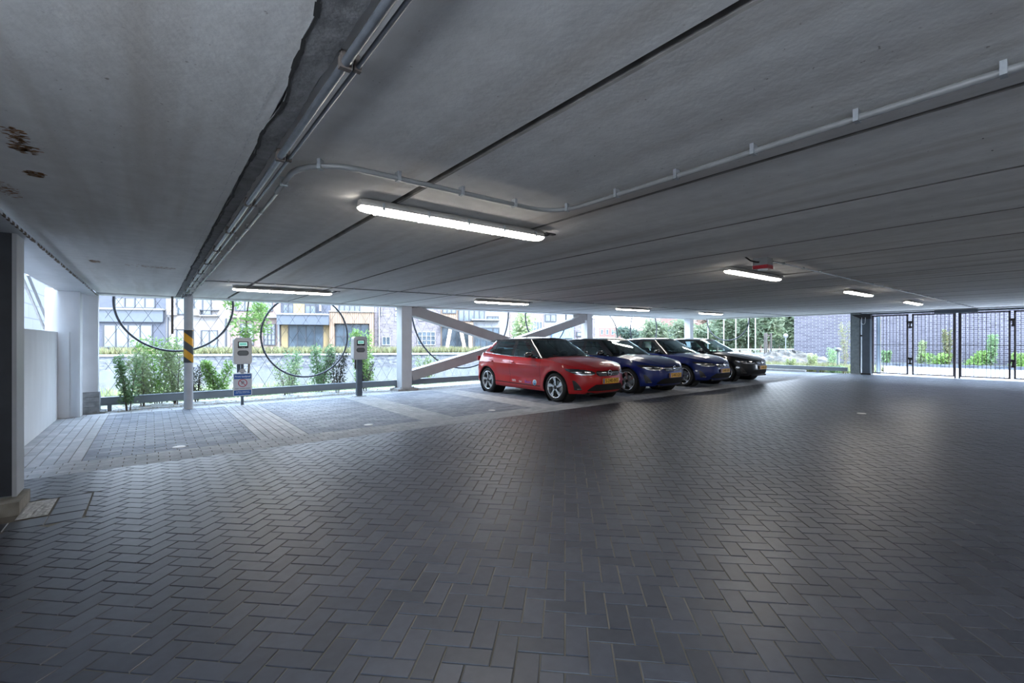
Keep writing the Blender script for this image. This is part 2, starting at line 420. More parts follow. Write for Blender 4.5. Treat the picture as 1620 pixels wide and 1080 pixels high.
# rough mortar seam by the pipes, cracked left edge
s = MB(); L = []; R = []
yy = -.6; wob = .0
while yy < 11.3:
    wob = wob*.8 + random.uniform(-.012, .012); k = .035*max(0, math.sin(yy*2.1-.6))*(yy < 3)
    L.append((.382 - k + wob*.6, yy)); R.append((.452 + random.uniform(-.004, .004), yy)); yy += .06
V = [(a, b, HC(0)-.004) for a, b in L] + [(a, b, HC(0)-.004) for a, b in R] + [(a, b, HC(0)+.03) for a, b in L]; n = len(L)
s.add(V, [(i, i+1, n+i+1, n+i) for i in range(n-1)] + [(2*n+i, 2*n+i+1, i+1, i) for i in range(n-1)])
struct(s.build('trim_4', mat('dark_mortar', (.17, .17, .175), .95, noise=.3, nscale=14, bump=.5)), 'dark rough mortar seam along the ceiling by the pipes')
s = MB(); last = None; wob = 0
for i, (a, b) in enumerate(L[:150]):
    w2 = .0035 + .005*random.random(); p = (a+.004, b)
    if last: s.add([(last[0]-w2, last[1], HC(0)-.0055), (last[0]+w2, last[1], HC(0)-.0055), (p[0]+w2, p[1], HC(0)-.0055), (p[0]-w2, p[1], HC(0)-.0055)], [(0, 3, 2, 1)])
    last = p
struct(s.build('trim_5', mat('black_crack', (.03, .03, .03), .95, noise=.2)), 'jagged black crack along the ceiling seam')  # flat black strip along the cracked seam edge
s = MB()
yy = 1.7
while yy < 10.8:
    a = random.uniform(-.003, .003); s.add([(.332+a, yy, HC(0)-.002), (.337+a, yy, HC(0)-.002), (.337+a, yy+.09, HC(0)-.002), (.332+a, yy+.09, HC(0)-.002)], [(0, 3, 2, 1)]); yy += .1
struct(s.build('trim_6', mat('lime_deposit', (.6, .6, .6), .9, noise=.2, nscale=40)), 'broken white lime line beside the ceiling seam')
# pale form-board scratches and rust blooms on the soffit (real stains)
s = MB()
for (xa, xb, ya) in ((-.75, .18, 3.02), (.6, 1.2, 6.2), (1.3, 2.4, 6.3), (-.75, .2, 1.2)):
    m0 = 24
    for i in range(m0):
        if random.random() < .25: continue
        u0 = xa+(xb-xa)*i/m0; u1 = xa+(xb-xa)*(i+1)/m0; z = HC((u0+u1)/2)-.0015; d = random.uniform(-.002, .002)
        s.add([(u0, ya+d, z), (u1, ya+d, z), (u1, ya+d+.004, z), (u0, ya+d+.004, z)], [(0, 3, 2, 1)])
struct(s.build('trim_7', mat('pale_scuff', (.52, .52, .52), .9, noise=.1)), 'pale scuff lines on the ceiling')
s = MB()
def blot(x0, y0, rx, ry, n=60):
    for i in range(n):
        a, r = random.random()*6.28, random.random()**.6
        cx, cy = x0+math.cos(a)*rx*r, y0+math.sin(a)*ry*r; q = random.uniform(.003, .015)
        P = [(cx+math.cos(k*.785)*q*random.uniform(.5, 1.6), cy+math.sin(k*.785)*q*random.uniform(.3, .9), HC(0)-.0012) for k in range(8)]
        s.add(P, [tuple(reversed(range(8)))])
for px, py, rx, ry in ((25, 215, .04, .12), (12, 300, .05, .2), (40, 235, .05, .08), (55, 275, .04, .06), (150, 413, .05, .12), (232, 421, .2, .12), (262, 424, .1, .1)):
    p = on_floor(px, py, HC(0)); blot(p[0], p[1], rx, ry)
struct(s.build('trim_8', 'rust'), 'rust blooms on the ceiling at the left')
s = MB()
for px, py, r in ((1500, 38, .012), (1523, 84, .006), (1540, 120, .005), (1536, 171, .007), (1546, 196, .009), (1570, 238, .006), (1555, 219, .005)):
    z = HC(3)-.002; p = on_floor(px, py, z); P = [(p[0]+r*math.cos(k)*1.2, p[1]+r*math.sin(k)*random.uniform(.5, 1), z) for k in [i*.785 for i in range(8)]]
    s.add(P, [tuple(reversed(range(8)))])
struct(s.build('trim_9', mat('dark_pits', (.02, .02, .02), .9, noise=.1)), 'small dark pits in the ceiling at the upper right')

# edge beams and upper storey that keep the sky off the deck
e = MB()
def fac_pt(X, off=0.0): return (X, facY(X)+off)
e.add([(*fac_pt(-.8, -.12), 2.17), (*fac_pt(22.4, -.12), HC(22.4)-.03), (*fac_pt(22.4, .28), HC(22.4)-.03), (*fac_pt(-.8, .28), 2.17),
       (*fac_pt(-.8, -.12), 4.4), (*fac_pt(22.4, -.12), 4.4), (*fac_pt(22.4, .28), 4.4), (*fac_pt(-.8, .28), 4.4)],
      [(0, 3, 2, 1), (4, 5, 6, 7), (0, 1, 5, 4), (1, 2, 6, 5), (2, 3, 7, 6), (3, 0, 4, 7)])
struct(e.build('trim_10', 'paleface'), 'pale edge beam over the open facade')
e = MB().box(22.2, 22.6, -6, facY(22.4)+.28, HC(22)-.02, 4.4)
struct(e.build('trim_11', 'paleface'), 'pale edge beam over the gate side')
e = MB().box(-.92, -.77, -4, 11.25, 2.135, 2.15); e.box(-.86, -.84, -4, 11.25, 2.15, 2.6); e.box(-1.25, -.90, -4, 11.3, 2.16, 2.6)
struct(e.build('trim_12', 'steel'), 'grey steel edge beam along the left side')
s = MB()
for i in range(60):
    y0 = 3.4+i*.13; a = random.uniform(0, .03)
    s.box(-.775-a*.3, -.769, y0, y0+random.uniform(.02, .12), 2.133, 2.152)
struct(s.build('trim_13', mat('flange_rust', (.12, .085, .06), .9, noise=.4, nscale=25)), 'rust along the flange of the left steel beam')

# ------------------------------------------------------------------ left side: walls, pilaster, columns
w0 = MB().box(-1.5, -1.24, -4.2, 10.75, -.2, 1.46); w0.box(-1.5, -1.26, 1.2, 5.1, 1.46, 2.5); struct(w0.build('wall_left', 'whitewall'), 'low white concrete wall on the left, with an unseen raised part added to block light')  # raised stretch is out of view, added to cut light from the left
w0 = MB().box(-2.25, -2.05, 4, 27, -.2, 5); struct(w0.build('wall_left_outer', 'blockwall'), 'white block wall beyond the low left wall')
w0 = MB().box(-1.4, -1.0, 10.8, 11.1, -.05, 2.17); w0.box(-1.26, -1.10, 10.76, 10.80, 0, 1.46)
w0.box(-1.0, -.965, 10.75, 11.1, 0, 2.15)
struct(w0.build('wall_back', 'whitewall'), 'white pilaster at the end of the left wall')
t = thing('corner_column', (-.87, 11.35, 0), 'pale grey corner column on a brick foot at the left end of the open facade', 'column')
MB().box(-.14, .1, -.12, .12, .38, 2.17).build('shaft', 'paleface', t)
b = MB()
for k in range(4): b.box(-.16, .12, -.14, .14, .02+k*.09, .105+k*.09)
b.box(-.18, .2, -.17, .17, -.02, .02); b.build('brick_foot', mat('grey_brick_foot', (.24, .25, .26), .9, noise=.25, nscale=12), t)
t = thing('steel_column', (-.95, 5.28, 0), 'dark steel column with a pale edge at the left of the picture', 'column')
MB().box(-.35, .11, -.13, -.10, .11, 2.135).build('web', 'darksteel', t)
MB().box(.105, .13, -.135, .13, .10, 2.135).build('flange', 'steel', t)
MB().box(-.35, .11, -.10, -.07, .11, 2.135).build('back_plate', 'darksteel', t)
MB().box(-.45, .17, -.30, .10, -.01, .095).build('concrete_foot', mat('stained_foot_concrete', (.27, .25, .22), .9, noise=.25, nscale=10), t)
t = thing('wind_brace_post', (-1.36, 10.0, 1.46), 'pale slim steel post with brackets on top of the low left wall', 'post')
p0 = on_x(79, -1.36)
t.location = (-1.36, p0[1], 1.46)
MB().box(-.05, .05, -.04, .04, 0, .75).box(.02, .05, .06, .10, 0, .75).build('shaft', 'steel', t)
MB().box(-.02, .09, -.08, .06, 0, .14).build('bracket', 'steel', t)
for k, dz in enumerate((0, .07)):
    o = MB(); a = on_x(80-6*k, -1.42); b2 = on_x(44-8*k, -1.42)
    o.tube([(-1.42-.03*k, a[1], 1.52), (-1.42-.03*k, b2[1], 2.28)], .018, 8)
    ident(o.build('brace_rod', 'steel'), ['thicker diagonal brace rod in front of the white block wall', 'rearmost diagonal brace rod by the dark steel column'][k], 'brace', 'diagonal rods above the low left wall')

# ------------------------------------------------------------------ pipe column with hazard stripes
def hazard():
    m, t, b = newmat('hazard_stripes'); b.inputs['Roughness'].default_value = .5
    g = t.nodes.new('ShaderNodeTexCoord'); s = t.nodes.new('ShaderNodeSeparateXYZ'); t.links.new(g.outputs['Object'], s.inputs[0])
    a = t.nodes.new('ShaderNodeMath'); a.operation = 'MULTIPLY_ADD'; a.inputs[1].default_value = -.9; t.links.new(s.outputs['X'], a.inputs[0]); 
    mz = t.nodes.new('ShaderNodeMath'); mz.operation = 'MULTIPLY'; mz.inputs[1].default_value = -1.0; t.links.new(s.outputs['Z'], mz.inputs[0]); t.links.new(mz.outputs[0], a.inputs[2])
    d = t.nodes.new('ShaderNodeMath'); d.operation = 'MULTIPLY_ADD'; d.inputs[1].default_value = 1/.31; d.inputs[2].default_value = 10.05; t.links.new(a.outputs[0], d.inputs[0])
    f = t.nodes.new('ShaderNodeMath'); f.operation = 'FRACT'; t.links.new(d.outputs[0], f.inputs[0])
    c2 = t.nodes.new('ShaderNodeMath'); c2.operation = 'GREATER_THAN'; c2.inputs[1].default_value = .5; t.links.new(f.outputs[0], c2.inputs[0])
    x = t.nodes.new('ShaderNodeMix'); x.data_type = 'RGBA'; x.inputs[6].default_value = (.07, .075, .08, 1); x.inputs[7].default_value = (.75, .36, .02, 1)
    t.links.new(c2.outputs[0], x.inputs[0]); t.links.new(x.outputs[2], b.inputs['Base Color']); return m
t = thing('pipe_column', (.56, 10.8, 0), 'round grey steel pipe column with a yellow and black striped sleeve', 'column')
MB().lathe((0, 0, 0), (0, 0, 1), [(0, .075), (2.2, .075)], 28).build('shaft', 'steel', t)
MB().lathe((0, 0, 0), (0, 0, 1), [(.89, .0755), (.89, .079), (1.52, .079), (1.52, .0755)], 28).build('striped_sleeve', hazard(), t)
MB().lathe((0, 0, 0), (0, 0, 1), [(0, .095), (.012, .095), (.012, .076)], 28).build('foot_plate', 'concrete', t)
p = on_fac(272)
t = thing('hanging_bar', (p[0], p[1]-.2, 1.45), 'brown flat steel bar hanging from the ceiling left of the pipe column', 'bar')
MB().box(-.02, .02, -.01, .01, 0, .74).build('bar', 'rustbrown', t)
MB().box(0, .3, -.005, .005, .08, .09).build('cross_rod', 'rustbrown', t)

# ------------------------------------------------------------------ facade posts and cross bracing
FD = Vector((1, .036, 0)).normalized(); FN = Vector((-.036, 1, 0)).normalized()
X1, X2, X3 = 5.42, 13.05, 20.7
def fp0(X): return (X, facY(X), 0)
def fp(X, z, off=0.0): return (X, facY(X)+off, z)
def fpost(X, label, wd=.30, m='paleface', bx=.46):
    t = thing('facade_post', (X, facY(X), 0), label, 'column', 'white posts along the open facade', math.atan(.036))
    MB().box(-wd/2, wd/2, -.15, .15, .03, HC(X)-.02).build('shaft', m, t)
    b = MB().box(-.3, .3, -.24, .24, -.03, .03); b.box(-wd/2-.06, wd/2+.06, -.19, .19, .03, .045); b.build('foot_block', 'concrete', t)
    b = MB()
    for sx in (-1, 1):
        for sy in (-1, 1): b.lathe((sx*(wd/2+.035), sy*.16, .045), (0, 0, 1), [(0, .016), (.03, .016), (.03, .001)], 8)
    b.pieces('bolt', 'galv', t); return t
fpost(X1, 'pale steel post left of the cross bracing, beside the red car')
fpost(X2, 'pale steel post at the right end of the cross bracing, behind the blue cars')
t = fpost(X3, 'pale steel post at the far corner behind the black car', .3)
MB().box(.15, .26, -.1, .1, 0, HC(X3)-.02).build('side_plate', 'bluegrey', t)
t = thing('cross_bracing', fp0(X1), 'big steel X bracing between two facade posts, behind the red car', 'bracing', None, math.atan(.036))
def LP(X, z, off=0.0): return ((X-X1)*1.00065, off, z)
xm, zm = (X1+X2)/2, 1.20
def brace(a, c2): b = MB(); b.bar(a, c2, .28, .28); b.build('diagonal', 'warmgrey', t)
brace(LP(X1+.30, 2.13), LP(X2-.16, .32))
brace(LP(X1+.17, .36), LP(xm-.14, zm-.03)); brace(LP(xm+.14, zm+.06), LP(X2-.30, 2.14))
for X, sg in ((X1, 1), (X2, -1)):
    b = MB(); b.box(*sorted(((X+sg*.155-X1), (X+sg*.62-X1))), -.142, .142, HC(X)-.24, HC(X)-.035); b.build('gusset', 'warmgrey', t)
# low rail
def rail(Xa, Xb, label):
    o2 = .22; b = MB(); b.bar(fp(Xa, .165, o2), fp(Xb, .165, o2), .10, .135); b.bar(fp(Xa, .238, o2), fp(Xb, .238, o2), .14, .012); b.bar(fp(Xa, .095, o2), fp(Xb, .095, o2), .14, .012); b.box(Xa+.1, Xa+.16, facY(Xa)+.18, facY(Xa)+.26, -.05, .12); b.box(Xb-.16, Xb-.1, facY(Xb)+.18, facY(Xb)+.26, -.05, .12)
    ident(b.build('guard_rail', 'railgrey'), label, 'rail', 'low rails along the openings')
rail(-.76, X1, 'low slate grey rail under the left opening behind the chargers')
rail(X1, X2, 'low slate grey rail behind the red car under the bracing')
rail(X2, X3, 'low slate grey rail behind the blue and black cars')
b = MB().box(21.95, 22.09, 6.0, 11.9, .10, .24); b.box(21.93, 22.11, 6, 11.9, .24, .252); b.box(21.98, 22.06, 7, 7.08, -.1, .1); b.box(21.98, 22.06, 11, 11.08, -.1, .1)
ident(b.build('guard_rail', 'railgrey'), 'low slate grey rail right of the black car', 'rail', 'low rails along the openings')
b = MB().box(21.65, 21.85, 7.4, 11.6, -.02, .09)
struct(b.build('trim_14', 'concrete'), 'pale kerb right of the black car')
# rings
def ring(c, ax, R, r, label):
    c, ax = Vector(c), Vector(ax).normalized(); pts = [c + ax*math.cos(a)*R + Vector((0, 0, 1))*math.sin(a)*R for a in [i*2*math.pi/72 for i in range(73)]]
    b = MB(); b.tube(pts, r, 8, caps=False)
    ident(b.build('steel_ring', 'ring'), label, 'ring', 'big steel rings in the facade net')
for X, z, R, lab in ((.42, 2.10, 1.0, 'large dark ring behind the striped pipe column, upper part cut by the ceiling'),
                     (2.97, 1.44, 1.0, 'nearly full dark ring between the two charging posts'),
                     (7.6, 2.28, 1.8, 'widest ring, seen through the cross bracing above the red car'),
                     (11.2, 2.2, 1.03, 'ring behind the right arm of the cross bracing'),
                     (14.35, 1.44, 1.05, 'ring just right of the middle facade post, above the first blue car'),
                     (17.35, 1.86, 1.03, 'ring above the roof of the second blue car')):
    ring(fp(X, z, .33), FD, R, .022 if X < 5 else .026, lab)
ring((22.35, 11.05, 2.40), (0, 1, 0), 1.05, .028, 'ring above the black car at the far corner')
# cable nets
def net(P, ax, L, z0, z1, label, s=.30, r=.0032):
    P, ax = Vector(P), Vector(ax).normalized(); b = MB()
    hgt = z1-z0; n = int((L+hgt)/s)
    for sg in (1, -1):
        for i in range(-int(hgt/s*.6)-1, int(L/s)+2):
            u0 = i*s; k = .6
            # line u = u0 + k*(z) ; clip to panel
            seg = []
            za, zb = 0.0, hgt
            ua, ub = (u0, u0+k*hgt) if sg > 0 else (u0+k*hgt, u0)
            def at(q): return ua+(ub-ua)*q
            qa, qb = 0.0, 1.0
            if ua != ub:
                for lim in (0, L):
                    q = (lim-ua)/(ub-ua)
                    if lim == 0:
                        if ub > ua: qa = max(qa, q)
                        else: qb = min(qb, q)
                    else:
                        if ub > ua: qb = min(qb, q)
                        else: qa = max(qa, q)
            if qb-qa < .02: continue
            b.tube([P+ax*at(qa)+Vector((0, 0, z0+hgt*qa)), P+ax*at(qb)+Vector((0, 0, z0+hgt*qb))], r, 4, caps=False)
    b.bar(P+Vector((0, 0, z0)), P+ax*L+Vector((0, 0, z0)), .006, .006)
    ident(b.build('cable_net', 'wire'), label, 'net', 'wire nets in the facade openings')
net(fp(-.7, 0, .30), FD, 5.9, .25, 2.4, 'thin diamond wire net across the left opening behind the chargers')
net(fp(X1+.2, 0, .30), FD, X2-X1-.4, .25, 2.4, 'thin diamond wire net behind the cross bracing')
net(fp(X2+.2, 0, .30), FD, X3-X2-.4, .25, 2.5, 'thin diamond wire net behind the blue cars', .34, .003)

# ------------------------------------------------------------------ charging posts
def lcd():
    m, t, b = newmat('green_lcd'); g = t.nodes.new('ShaderNodeTexCoord'); k = t.nodes.new('ShaderNodeTexBrick')
    k.inputs['Scale'].default_value = 60; k.inputs['Color1'].default_value = (.02, .22, .17, 1); k.inputs['Color2'].default_value = (.1, .5, .4, 1); k.inputs['Mortar'].default_value = (.35, .8, .68, 1)
    s = t.nodes.new('ShaderNodeSeparateXYZ'); c = t.nodes.new('ShaderNodeCombineXYZ')
    t.links.new(g.outputs['Object'], s.inputs[0]); t.links.new(s.outputs['X'], c.inputs[0]); t.links.new(s.outputs['Z'], c.inputs[1])
    t.links.new(c.outputs[0], k.inputs['Vector']); t.links.new(k.outputs[0], b.inputs['Base Color']); t.links.new(k.outputs[0], b.inputs['Emission Color'])
    b.inputs['Emission Strength'].default_value = .35; return m
M['lcd'] = lcd()
M['housing'] = mat('grey_charger_housing', (.52, .53, .55), .45, noise=.03)
M['lcdface'] = mat('pale_lcd', (.55, .8, .76), .3, emit=.35, noise=.02)
def charger(X, Y, z0, z1, label, thin):
    t = thing('charging_post', (X, Y, 0), label, 'charging station', 'charging posts at the open facade')
    wd, hgt = .32, z1-z0; T = lambda x, y, z: (x, z, z0+hgt/2+y)
    P = []
    for (x, y) in rrect(wd, hgt, .045, 5):
        if y > hgt/2-.05: y -= .10*(abs(x)/(wd/2))**2*.45
        P.append((x, y))
    b = MB(); b.prism(P, -.10, .10, T=T, smooth=False)
    b.prism([(x*.93, y*.96) for x, y in P], -.112, -.10, T=T)
    b.build('housing', 'housing', t)
    T2 = lambda cz, d: (lambda x, y, z: (x, z, cz+y))
    zc = z0+hgt*.70
    s = MB().prism([(x, y-(.012 if y < 0 and abs(x) < .05 else 0)) for x, y in rrect(.185, .135, .012)], -.122, -.111, T=T2(zc, 0)).build('screen', 'blackplastic', t)
    MB().prism(rrect(.145, .075, .004), -.125, -.121, T=T2(zc+.014, 0)).build('display', 'lcdface', s)
    MB().prism(rrect(.118, .040, .003), -.1268, -.1249, T=T2(zc+.014, 0)).build('readout', 'lcd', s)
    b = MB()
    for dx in (-.015, .015): b.lathe((dx, -.1225, zc-.052), (0, -1, 0), [(0, .006), (.002, .006), (.002, .0001)], 10)
    b.pieces('button', 'white', s)
    s = MB().prism(rrect(.20, .105, .05, 8), -.117, -.111, T=T2(z0+hgt*.40, 0)).build('socket', 'darksteel', t)
    MB().prism(rrect(.18, .085, .042, 8), -.122, -.117, T=T2(z0+hgt*.40, 0)).build('socket_cover', mat('socket_grey', (.11, .12, .13), .6, noise=.1), s)
    if thin:
        MB().box(-.025, .025, -.02, .02, 0, z0).box(-.09, -.03, .02, .05, .66, z0).build('pole', 'bluegrey', t)
        b = MB(); b.add([(-.08, -.03, .66), (.08, -.03, .66), (.03, -.03, .74), (-.03, -.03, .74), (-.08, .0, .66), (.08, .0, .66), (.03, .0, .74), (-.03, .0, .74)],
              [(0, 1, 2, 3), (4, 7, 6, 5), (0, 3, 7, 4), (1, 5, 6, 2), (3, 2, 6, 7), (0, 4, 5, 1)]); b.build('bracket', 'steel', t)
    else:
        MB().box(-.062, .062, -.05, .05, .012, z0).box(-.03, .03, -.056, -.05, z0-.09, z0-.02).build('pole', 'bluegrey', t)
        MB().prism(rrect(.30, .2, .03), 0, .014).build('foot_plate', 'galv', t)
        MB().box(-.105, -.075, -.02, .02, z0-.22, z0+.01).build('cable_stub', 'blackplastic', t)
    return t
charger(1.46, 10.78, .84, 1.40, 'grey charging box with green display on a thin post above the blue sign', True)
charger(3.88, 10.78, .87, 1.44, 'grey charging box with green display on a thick dark post', False)
# sign on the first charger's pole (it is screwed on, but a thing of its own)
t = thing('parking_sign', (1.46, 10.72, .19), 'small blue and white no-parking sign below the left charging box', 'sign')
T = lambda x, y, z: (x, z, .23+y)
MB().prism(rrect(.335, .46, .03), 0, .006, T=T).build('plate', 'white', t)
blue = mat('sign_blue', (.015, .09, .32), .4, noise=.02); 
MB().prism(rrect(.31, .10, .012), -.0012, 0, T=lambda x, y, z: (x, z, .395+y)).build('header_panel', blue, t)
MB().prism(rrect(.31, .105, .012), -.0012, 0, T=lambda x, y, z: (x, z, .065+y)).build('footer_panel', blue, t)
MB().prism(rrect(.31, .225, .002), -.0010, 0, T=lambda x, y, z: (x, z, .233+y)).build('middle_panel', mat('sign_grey', (.5, .53, .57), .5, noise=.02), t)
ry = (math.radians(90), 0, 0); sw = mat('sign_white_print', (.8, .85, .95), .5, noise=.01); sd = mat('sign_dark_print', (.05, .02, .04), .5, noise=.01); sr = mat('sign_red_print', (.35, .02, .05), .5, noise=.01)
text('header_lettering', 'Privé laadpaal', .05, (0, -.0025, .395), ry, sw, t, .27)
text('letter_p', 'P', .10, (0, -.0045, .262), ry, sd, t)
b = MB()
for k in range(40):
    a, c2 = 2*math.pi*k/40, 2*math.pi*(k+1)/40
    b.add([(math.cos(q)*r2, -.004, .262+math.sin(q)*r2) for q, r2 in ((a, .068), (c2, .068), (c2, .082), (a, .082))], [(0, 1, 2, 3)])
b.bar((-.05, -.003, .312), (.05, -.003, .212), .002, .012); b.build('prohibition_ring', sr, t)
text('caption_lettering', 'NIET PARKEREN', .03, (0, -.0025, .148), ry, sd, t, .27)
text('footer_lettering', 'laadpunt uitsluitend\nvoor elektrische auto', .026, (0, -.0025, .075), ry, sw, t, .26)

# ------------------------------------------------------------------ tube lamps
M['diff'] = mat('lit_diffuser', (1.0, .93, .83), .4, emit=LAMP_W)
M['lamphouse'] = mat('lamp_housing', (.42, .40, .37), .5, noise=.05)
def lamp(X, Y, label):
    L = 1.55; z = HC(X+.8)
    t = thing('ceiling_lamp', (X, Y, z), label, 'lamp', 'fluorescent lamps under the ceiling')
    t.rotation_euler = (0, -math.atan(.011), 0)
    def loft(prof, n=10):
        b = MB(); xs = [0, .015, .05, .12, L-.12, L-.05, L-.015, L]; sc = [.55, .78, .93, 1, 1, .93, .78, .55]
        V = []; m = len(prof)
        for x, k in zip(xs, sc): V += [(x, y*k, zz if zz > -.06 else -.06+(zz+.06)*k) for y, zz in prof]
        b.add(V, [(i*m+j, i*m+(j+1) % m, (i+1)*m+(j+1) % m, (i+1)*m+j) for i in range(len(xs)-1) for j in range(m)], 0, True)
        b.add(V[:m], [tuple(range(m))]); b.add(V[-m:], [tuple(reversed(range(m)))]); return b
    loft([(-.05, -.02), (-.075, -.055), (-.078, -.068), (.078, -.068), (.075, -.055), (.05, -.02)]).build('housing', 'lamphouse', t)
    loft([(-.066, -.064)] + [(-.066*math.cos(a), -.066-.028*math.sin(a)**.8) for a in [math.pi*i/10 for i in range(1, 10)]] + [(.066, -.064)]).build('diffuser', 'diff', t)
    for k in range(5):
        x = .13+k*(L-.26)/4; b = MB()
        for sy in (-1, 1): b.box(x-.008, x+.008, sy*.079-.003, sy*.079+.003, -.085, -.04)
        b.pieces('clip', 'galv', t)
    b = MB().tube([(L-.02, 0, -.04), (L+.06, .0, -.035), (L+.12, .02, -.01)], .008, 6); b.box(L+.05, L+.16, -.01, .03, -.02, 0); b.build('cable_lead', 'blackplastic', t)
    b = MB()
    for x in (.3, L-.3): b.box(x-.03, x+.03, -.03, .03, -.03, .0)
    b.pieces('mount', 'galv', t)
    return t
LX = [1.03, 5.78, 10.45, 15.1]
nameB = ['bright lamp nearest the viewer, centre of the ceiling', 'lamp beside the red alarm box', 'second lamp beyond the red alarm box', 'small far lamp in front of the gates']
for X, l in zip(LX, nameB): lamp(X, 2.86, l)
LA = [1.03, 5.75, 10.75, 15.4]
nameA = ['lamp above the left charging post', 'lamp above the red car', 'lamp above the first blue car', 'farthest lamp above the black car']
for X, l in zip(LA, nameA): lamp(X, 8.6, l)
# unseen row added behind the viewer to brighten the interior
for X, l in ((1.03, 'left'), (5.78, 'middle'), (10.45, 'right')): lamp(X, -2.7, l+' lamp of an unseen row added behind the viewer for light')

# ------------------------------------------------------------------ conduits and pipes
def clips_along(b, pts, d=.6, r=.02, z=None):
    acc = d*.5
    for a, c2 in zip(pts[:-1], pts[1:]):
        a, c2 = Vector(a), Vector(c2); L = (c2-a).length
        while acc < L:
            p = a+(c2-a)*(acc/L); dr = (c2-a).normalized(); sd = dr.cross(Vector((0, 0, 1)))
            b.obox(p+Vector((0, 0, .012)), dr*.009, sd*(r+.006), Vector((0, 0, r+.014))); acc += d
        acc -= L
PIPE = mat('steel_pipe', (.16, .175, .20), .35, metal=.5, noise=.15, nscale=20)
for k, (X, r, lab) in enumerate(((.474, .0145, 'thicker galvanised pipe along the ceiling seam'), (.512, .0075, 'thinner galvanised pipe right of the thicker ceiling pipe'))):
    t = thing('ceiling_pipe', (X, 0, 2.168), lab, 'pipe', 'pipes along the ceiling seam')
    MB().tube([(0, y, 0) for y in (-3.5, 0, 3, 6, 9, 11.15)], r, 14).build('pipe', PIPE, t)
    for i in range(13):
        b = MB(); y = -.4+i*.92; q = r+.004; xo = -.02 if k == 0 else .0
        P = [(-q, -q), (q, -q), (q, q), (.005+xo*.3, q), (.005+xo*.3, .045), (-.008+xo*.3, .045), (-.008+xo*.3, q), (-q, q)]
        b.prism(P, y-.01, y+.01, T=lambda a, c3, d: (a, d, c3)); b.build('bracket', 'rustbrown', t)
def arc(c, r, a0, a1, z, n=10): return [(c[0]+r*math.cos(math.radians(a0+(a1-a0)*i/n)), c[1]+r*math.sin(math.radians(a0+(a1-a0)*i/n)), z) for i in range(n+1)]
def conduit(pts, r, lab, d=.6, m='conduit'):
    t = thing('conduit', (0, 0, 0), lab, 'conduit', 'cable conduits under the ceiling')
    MB().tube(pts, r, 10).build('tube', m, t)
    b = MB(); clips_along(b, pts, d, r); b.pieces('clip', 'galv', t)
zc = 2.175
p1 = [(.57, 11.1, zc), (.565, 7.0, zc), (.57, 2.75, zc)]
conduit([(.575, 2.95, zc)] + arc((.85, 2.58), .28, 180, 270, zc)[0:] + [(1.4, 2.3, zc+.006), (1.95, 2.3, zc+.012)] + arc((1.98, 2.07), .23, 90, 0, zc+.014) + [(2.215, 1.3, zc+.015), (2.21, .7, zc+.017), (2.215, -.5, zc+.02), (2.215, -3, zc+.02)], .014, 'thick looping conduit from the pipes past the nearest lamp', .40)
conduit([(.58, 10.9, zc), (.585, 9, zc), (.59, 7, zc), (.585, 5, zc), (.58, 2.95, zc)], .010, 'thin grey conduit beside the ceiling pipes', .55)
zz = lambda X: HC(X)-.018
conduit([(.60, 8.6, zz(0))] + arc((.75, 8.05), .15, 180, 270, zz(0)) + [(X, 7.9, zz(X)) for X in (1.5, 5, 9, 13, 17, 22)], .009, 'thin conduit along the lamps above the cars', .62)
conduit([(5.75, 2.3, zz(5.7))] + [(X, 2.3, zz(X)) for X in (8, 12, 16, 21.9)], .009, 'thin conduit from the red alarm box towards the gates', .62)
conduit([(21.7, 11.8, zz(21.7)), (21.7, 6, zz(21.7)), (21.7, 1, zz(21.7))], .010, 'thin conduit above the gate side', .9)
# alarm box
p = (5.55, 2.33, HC(5.5))
t = thing('alarm_box', p, 'small grey and red alarm box on the ceiling beside a lamp', 'alarm')
MB().prism(rrect(.16, .16, .01), -.085, 0).build('back_box', 'conduit', t)
MB().prism(rrect(.165, .165, .01), -.125, -.085).build('red_cover', mat('alarm_red', (.30, .012, .02), .35, noise=.05), t)
MB().lathe((0, 0, 0), (0, 0, 1), [(-.125, .055), (-.135, .05), (-.138, .0001)], 20).build('lens', 'white', t)
MB().tube([(-.02, .0, -.045), (-.12, .02, -.05), (-.2, .05, -.04), (-.26, .08, 0)], .009, 8).build('cable', 'blackplastic', t)

# ------------------------------------------------------------------ gate side
XG = 22.2
t = thing('gate_column', (22.15, on_x(1354.5, 22.15)[1], 0), 'grey-green steel column left of the gates', 'column')
MB().box(-.12, .12, -.16, -.145, 0, HC(22)).box(-.12, .12, .145, .16, 0, HC(22)).box(-.12, -.10, -.16, .16, 0, HC(22)).build('shaft', 'greygreen', t)
MB().box(-.18, .18, -.24, .24, -.02, .015).build('foot_plate', 'concrete', t)
t = thing('gate_post', (22.1, on_x(1371.5, 22.1)[1], 0), 'dark blue-grey gate post with drive unit and cable loop', 'gate post')
MB().box(-.13, .13, -.13, .13, .06, 2.2).build('shaft', 'bluegrey', t)
MB().box(-.16, .16, -.16, .16, 0, .06).build('foot_plate', 'blackplastic', t)
b = MB().box(-.18, .10, -.16, .18, 2.18, 2.34); b.add([(-.1, .18, 2.2), (-.1, .48, 2.36), (-.1, .18, 2.36), (.05, .18, 2.2), (.05, .48, 2.36), (.05, .18, 2.36)], [(0, 1, 2), (3, 5, 4), (0, 3, 4, 1), (1, 4, 5, 2), (0, 2, 5, 3)])
b.build('drive_unit', 'blackplastic', t)
MB().tube([(-.19, .12, 2.24)] + [(-.19, .07+.06*math.cos(a), 2.06-.09*math.sin(a)) for a in [math.pi*i/8 for i in range(9)]] + [(-.19, 0, 2.24)], .010, 8).build('cable_loop', 'white', t)
